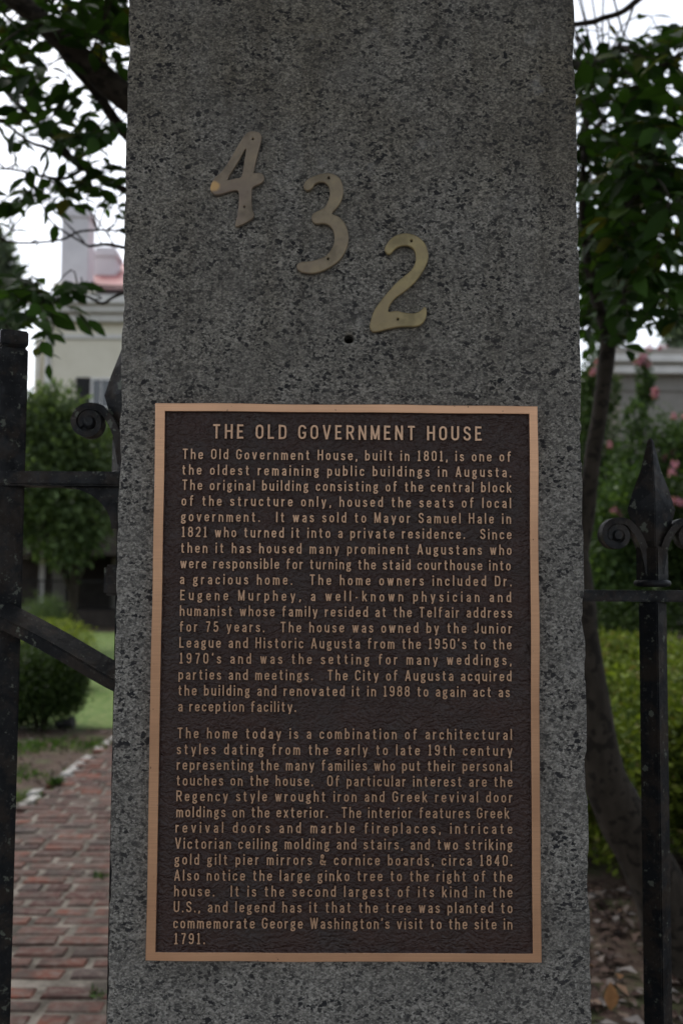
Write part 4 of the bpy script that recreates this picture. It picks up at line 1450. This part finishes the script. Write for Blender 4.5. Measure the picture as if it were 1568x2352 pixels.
far_tree('hazy green tree rising left of the white chimneys', -10, 700, 46, 60, 160, 6000)
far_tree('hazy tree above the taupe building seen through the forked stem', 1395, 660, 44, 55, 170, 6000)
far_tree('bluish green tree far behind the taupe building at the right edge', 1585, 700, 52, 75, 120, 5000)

# ------------------------------------------------------------------ cream house
YH = 30.0
kH = mpp(YH)
def hx(px): return un(px, 1000, YH).x
def hz(py): return un(200, py, YH).z
house = thing('cream_house', 'cream stuccoed house with red roof and two white chimneys behind the garden', 'house', (0, YH, 0))
HO = Vector(house.location)
XL, XR = hx(104), 7.0
m = MB(); m.box((XL, YH, 0), (XR, YH + 9, hz(690))); m.build('wall', G['wall'], house, org=HO)
m = MB(); m.box((hx(62), YH + .6, 0), (XL - .003, YH + 8, hz(768))); m.build('side_wing', G['wall'], house, org=HO)
m = MB(); m.box((XL - .05, YH - .07, hz(779)), (XR + .05, YH - .002, hz(769))); m.build('moulding', G['trim'], house, bevel=.01, org=HO)
m = MB(); 
m.box((XL - .18, YH - .25, hz(742)), (XR + .18, YH + 9.2, hz(724)))
m.box((XL - .35, YH - .45, hz(724) + .002), (XR + .35, YH + 9.4, hz(708)))
m.box((XL - .5, YH - .62, hz(708) + .002), (XR + .5, YH + 9.5, hz(688)))
m.build('cornice', G['trim'], house, bevel=.02, org=HO)
m = MB(); m.box((hx(112), YH + .05, hz(688) + .002), (hx(209), YH + .45, hz(648))); m.box((hx(290), YH + .05, hz(688) + .002), (XR, YH + .45, hz(648)))
m.build('parapet', G['wall'], house, org=HO)
m = MB()
for k in range(26):
    xx = hx(211) + (hx(289) - hx(211)) * k / 25
    m.box((xx - .012, YH + .2, hz(688) + .003), (xx + .012, YH + .23, hz(652)))
m.box((hx(209), YH + .19, hz(652)), (hx(290), YH + .24, hz(650)))
m.build('roof_grille', G['shutter'], house, org=HO)
zr0, zr1 = hz(654), un(200, 604, YH + 4.6).z
m = MB()
ya, yb, yc = YH + .5, YH + 4.6, YH + 9
m.add([(hx(125), ya, zr0), (XR + .2, ya, zr0), (XR + .2, yc, zr0), (hx(125), yc, zr0), (hx(125) + .9, yb, zr1), (XR - 2, yb, zr1)], [(0, 1, 5, 4), (1, 2, 5), (2, 3, 4, 5), (3, 0, 4), (0, 3, 2, 1)])
m.build('roof', G['redroof'], house, org=HO)
def chimney(x0p, x1p, topp, Y0):
    kx = lambda px, py: un(px, py, Y0)
    x0, x1, z1 = kx(x0p, 600).x, kx(x1p, 600).x, kx(x0p, topp).z
    mm = MB()
    mm.box((x0, Y0, zr0 - .3), (x1, Y0 + .9, z1 - .36))
    mm.box((x0 - .06, Y0 - .06, z1 - .36 + .002), (x1 + .06, Y0 + .96, z1 - .16))
    mm.box((x0 + .02, Y0 + .02, z1 - .16 + .002), (x1 - .02, Y0 + .88, z1))
    mm.build('chimney', G['chimney'], house, bevel=.015, org=HO)
chimney(140, 202, 474, YH + .9)
chimney(217, 266, 566, YH + 2.6)
m = MB(); m.box((hx(100), YH - .09, 0), (hx(114), YH - .003, hz(742) - .003)); m.build('corner_board', G['trim'], house, bevel=.01, org=HO)
m = MB(); m.tube([(hx(75), YH + .48, .3), (hx(75), YH + .48, hz(785)), (hx(80), YH + .42, hz(772))], .06, 8); m.build('downpipe', G['trim'], house, org=HO)
# windows with black shutters
def window(x0, x1, z0, z1):
    fr = MB()
    t = .07
    fr.box((x0, YH - .06, z0), (x0 + t, YH - .004, z1)); fr.box((x1 - t, YH - .06, z0), (x1, YH - .004, z1))
    fr.box((x0 + t, YH - .06, z1 - t), (x1 - t, YH - .004, z1)); fr.box((x0 + t, YH - .06, z0), (x1 - t, YH - .004, z0 + t))
    xm, zm = (x0 + x1) / 2, (z0 + z1) / 2
    fr.box((x0 + t, YH - .05, zm - .03), (x1 - t, YH - .006, zm + .03))
    for q in (.333, .667):
        xx = x0 + (x1 - x0) * q
        fr.box((xx - .015, YH - .045, z0 + t), (xx + .015, YH - .006, z1 - t))
    f = fr.build('window', G['trim'], house, org=HO)
    g = MB(); g.box((x0 + t, YH - .03, z0 + t), (x1 - t, YH - .008, z1 - t)); gp = g.build('pane', G['glass'], f, org=HO)
    for (a, b) in ((x0 - .46, x0 - .01), (x1 + .01, x1 + .46)):
        s = MB(); s.box((a, YH - .07, z0), (b, YH - .004, z1))
        for j in range(14):
            zz = z0 + (z1 - z0) * (j + .5) / 14
            s.box((a + .05, YH - .085, zz - .03), (b - .05, YH - .0705, zz + .02))
        s.build('shutter', G['shutter'], house, org=HO)
wz1, wz0 = hz(868), hz(868) - 1.9
wx = hx(207)
window(wx, wx + 1.0, wz0, wz1)
for q in (4.0, 8.0, 11.5): window(wx + q, wx + q + 1.0, wz0, wz1)
# porch: gallery with square pillars and railing, its shade put into the dark colour
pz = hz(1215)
m = MB(); m.box((hx(40), YH - 4.6, pz - .9), (XR, YH - .09, pz + .3)); m.build('porch_roof', G['porchshade'], house, org=HO)
m = MB(); m.box((hx(40), YH - 3.1, 0), (XR, YH - .09, .45)); m.build('porch_floor', G['porchshade'], house, org=HO)
m = MB(); m.box((hx(40), YH - .085, .452), (XR, YH - .004, pz - .902)); m.build('porch_wall', G['porchshade'], house, org=HO)
for q in range(8):
    xx = un(105, 1300, YH - 3).x + q * 1.75
    m = MB(); m.box((xx - .2, YH - 1.6, .452), (xx + .2, YH - 1.2, pz - .902)); m.build('porch_pillar', G['taupe'], house, bevel=.01, org=HO)
m = MB()
for q in range(110):
    xx = hx(60) + q * .12
    m.box((xx - .012, YH - 3.0, .5), (xx + .012, YH - 2.976, 1.25))
m.box((hx(60), YH - 3.01, 1.25), (XR, YH - 2.966, 1.3))
m.build('porch_railing', G['shutter'], house, org=HO)

# taupe building on the right
YB = 31.0
def bz(py): return un(1500, py, YB).z
bld = thing('taupe_building', 'taupe grey building with stepped cornice behind the flowering shrubs', 'building', (14, YB, 0))
BO = Vector(bld.location)
bx0 = un(1404, 800, YB).x
m = MB(); m.box((bx0 + .25, YB, 0), (24, YB + 8, bz(862))); m.build('wall', G['taupe'], bld, org=BO)
m = MB(); m.box((bx0, YB - .35, bz(862) + .002), (24.2, YB + 8.2, bz(846))); m.box((bx0 + .1, YB - .2, bz(846) + .002), (24.1, YB + 8, bz(838))); m.box((bx0 - .15, YB - .5, bz(838) + .002), (24.4, YB + 8.4, bz(822))); m.build('cornice', G['trim'], bld, bevel=.02, org=BO)
m = MB(); m.box((bx0 + .1, YB + .2, bz(822) + .002), (24, YB + 7.8, bz(796))); m.build('parapet', G['taupe'], bld, org=BO)
m = MB(); m.box((bx0 + .24, YB - .06, bz(898)), (24, YB - .002, bz(892))); m.build('moulding', G['taupe'], bld, org=BO)
for q in (2.2, 5.5, 8.8):
    m = MB(); m.box((bx0 + q, YB - .05, 4.2), (bx0 + q + 1.1, YB - .003, 6.2)); f = m.build('window', G['trim'], bld, org=BO)
    m = MB(); m.box((bx0 + q + .1, YB - .062, 4.3), (bx0 + q + 1.0, YB - .052, 6.1)); m.build('pane', G['glass'], f, org=BO)

# ------------------------------------------------------------------ garden spotlight, weeds
sp = un(150, 1662, 8.2)
sl_ = thing('garden_spotlight', 'small black garden spotlight lying at the near edge of the lawn', 'spotlight', (sp.x, 8.2, 0))
m = MB()
Mx = Matrix.Translation((sp.x, 8.2, .075)) @ Matrix.Rotation(math.radians(80), 4, 'Y') @ Matrix.Rotation(math.radians(12), 4, 'X')
mm = MB(); mm.lathe([(.03, -.09), (.042, -.06), (.045, .04), (.056, .05), (.056, .085), (.048, .085)], (0, 0, 0), 18)
m.add([Mx @ Vector(v) for v in mm.v], mm.f)
m.build('lamp_head', G['black'], sl_, smooth=False, org=Vector(sl_.location))
m = MB(); m.tube([(sp.x, 8.2, -.05), (sp.x, 8.2, .05)], [.012, .014], 8); m.build('stake', G['black'], sl_, org=Vector(sl_.location))


def weed(label, px, py, n, L):
    d = EYE * FPX / (py - 1320)
    p = un(px, py, d - DIST)
    P = np.repeat(np.array([[p.x, p.y, .02]]), n, 0) + rng.normal(scale=.02, size=(n, 3)) * np.array([1, 1, 0])
    D = rng.normal(size=(n, 3)) * np.array([.7, .7, .2]) + np.array([0, 0, .7])
    N = rdir(n)
    ll = L * rng.uniform(.5, 1.2, n)
    V, F = leaf_arrays(P, D, N, ll, ll * .35, .2, .4, False)
    o = np_mesh('weed', V - np.array([p.x, p.y, 0]), F, lf_mid)
    o.location = (p.x, p.y, 0)
    tag(o, label, 'weed', 'weeds growing along the path')


weed('small green weed sprouting between bricks against the pillar', 236, 2006, 26, .035)
weed('thin grassy tuft among the bricks near the bottom of the path', 228, 2268, 16, .035)
weed('green weed clump in the bare bed beyond the edging stones', 130, 1800, 60, .07)
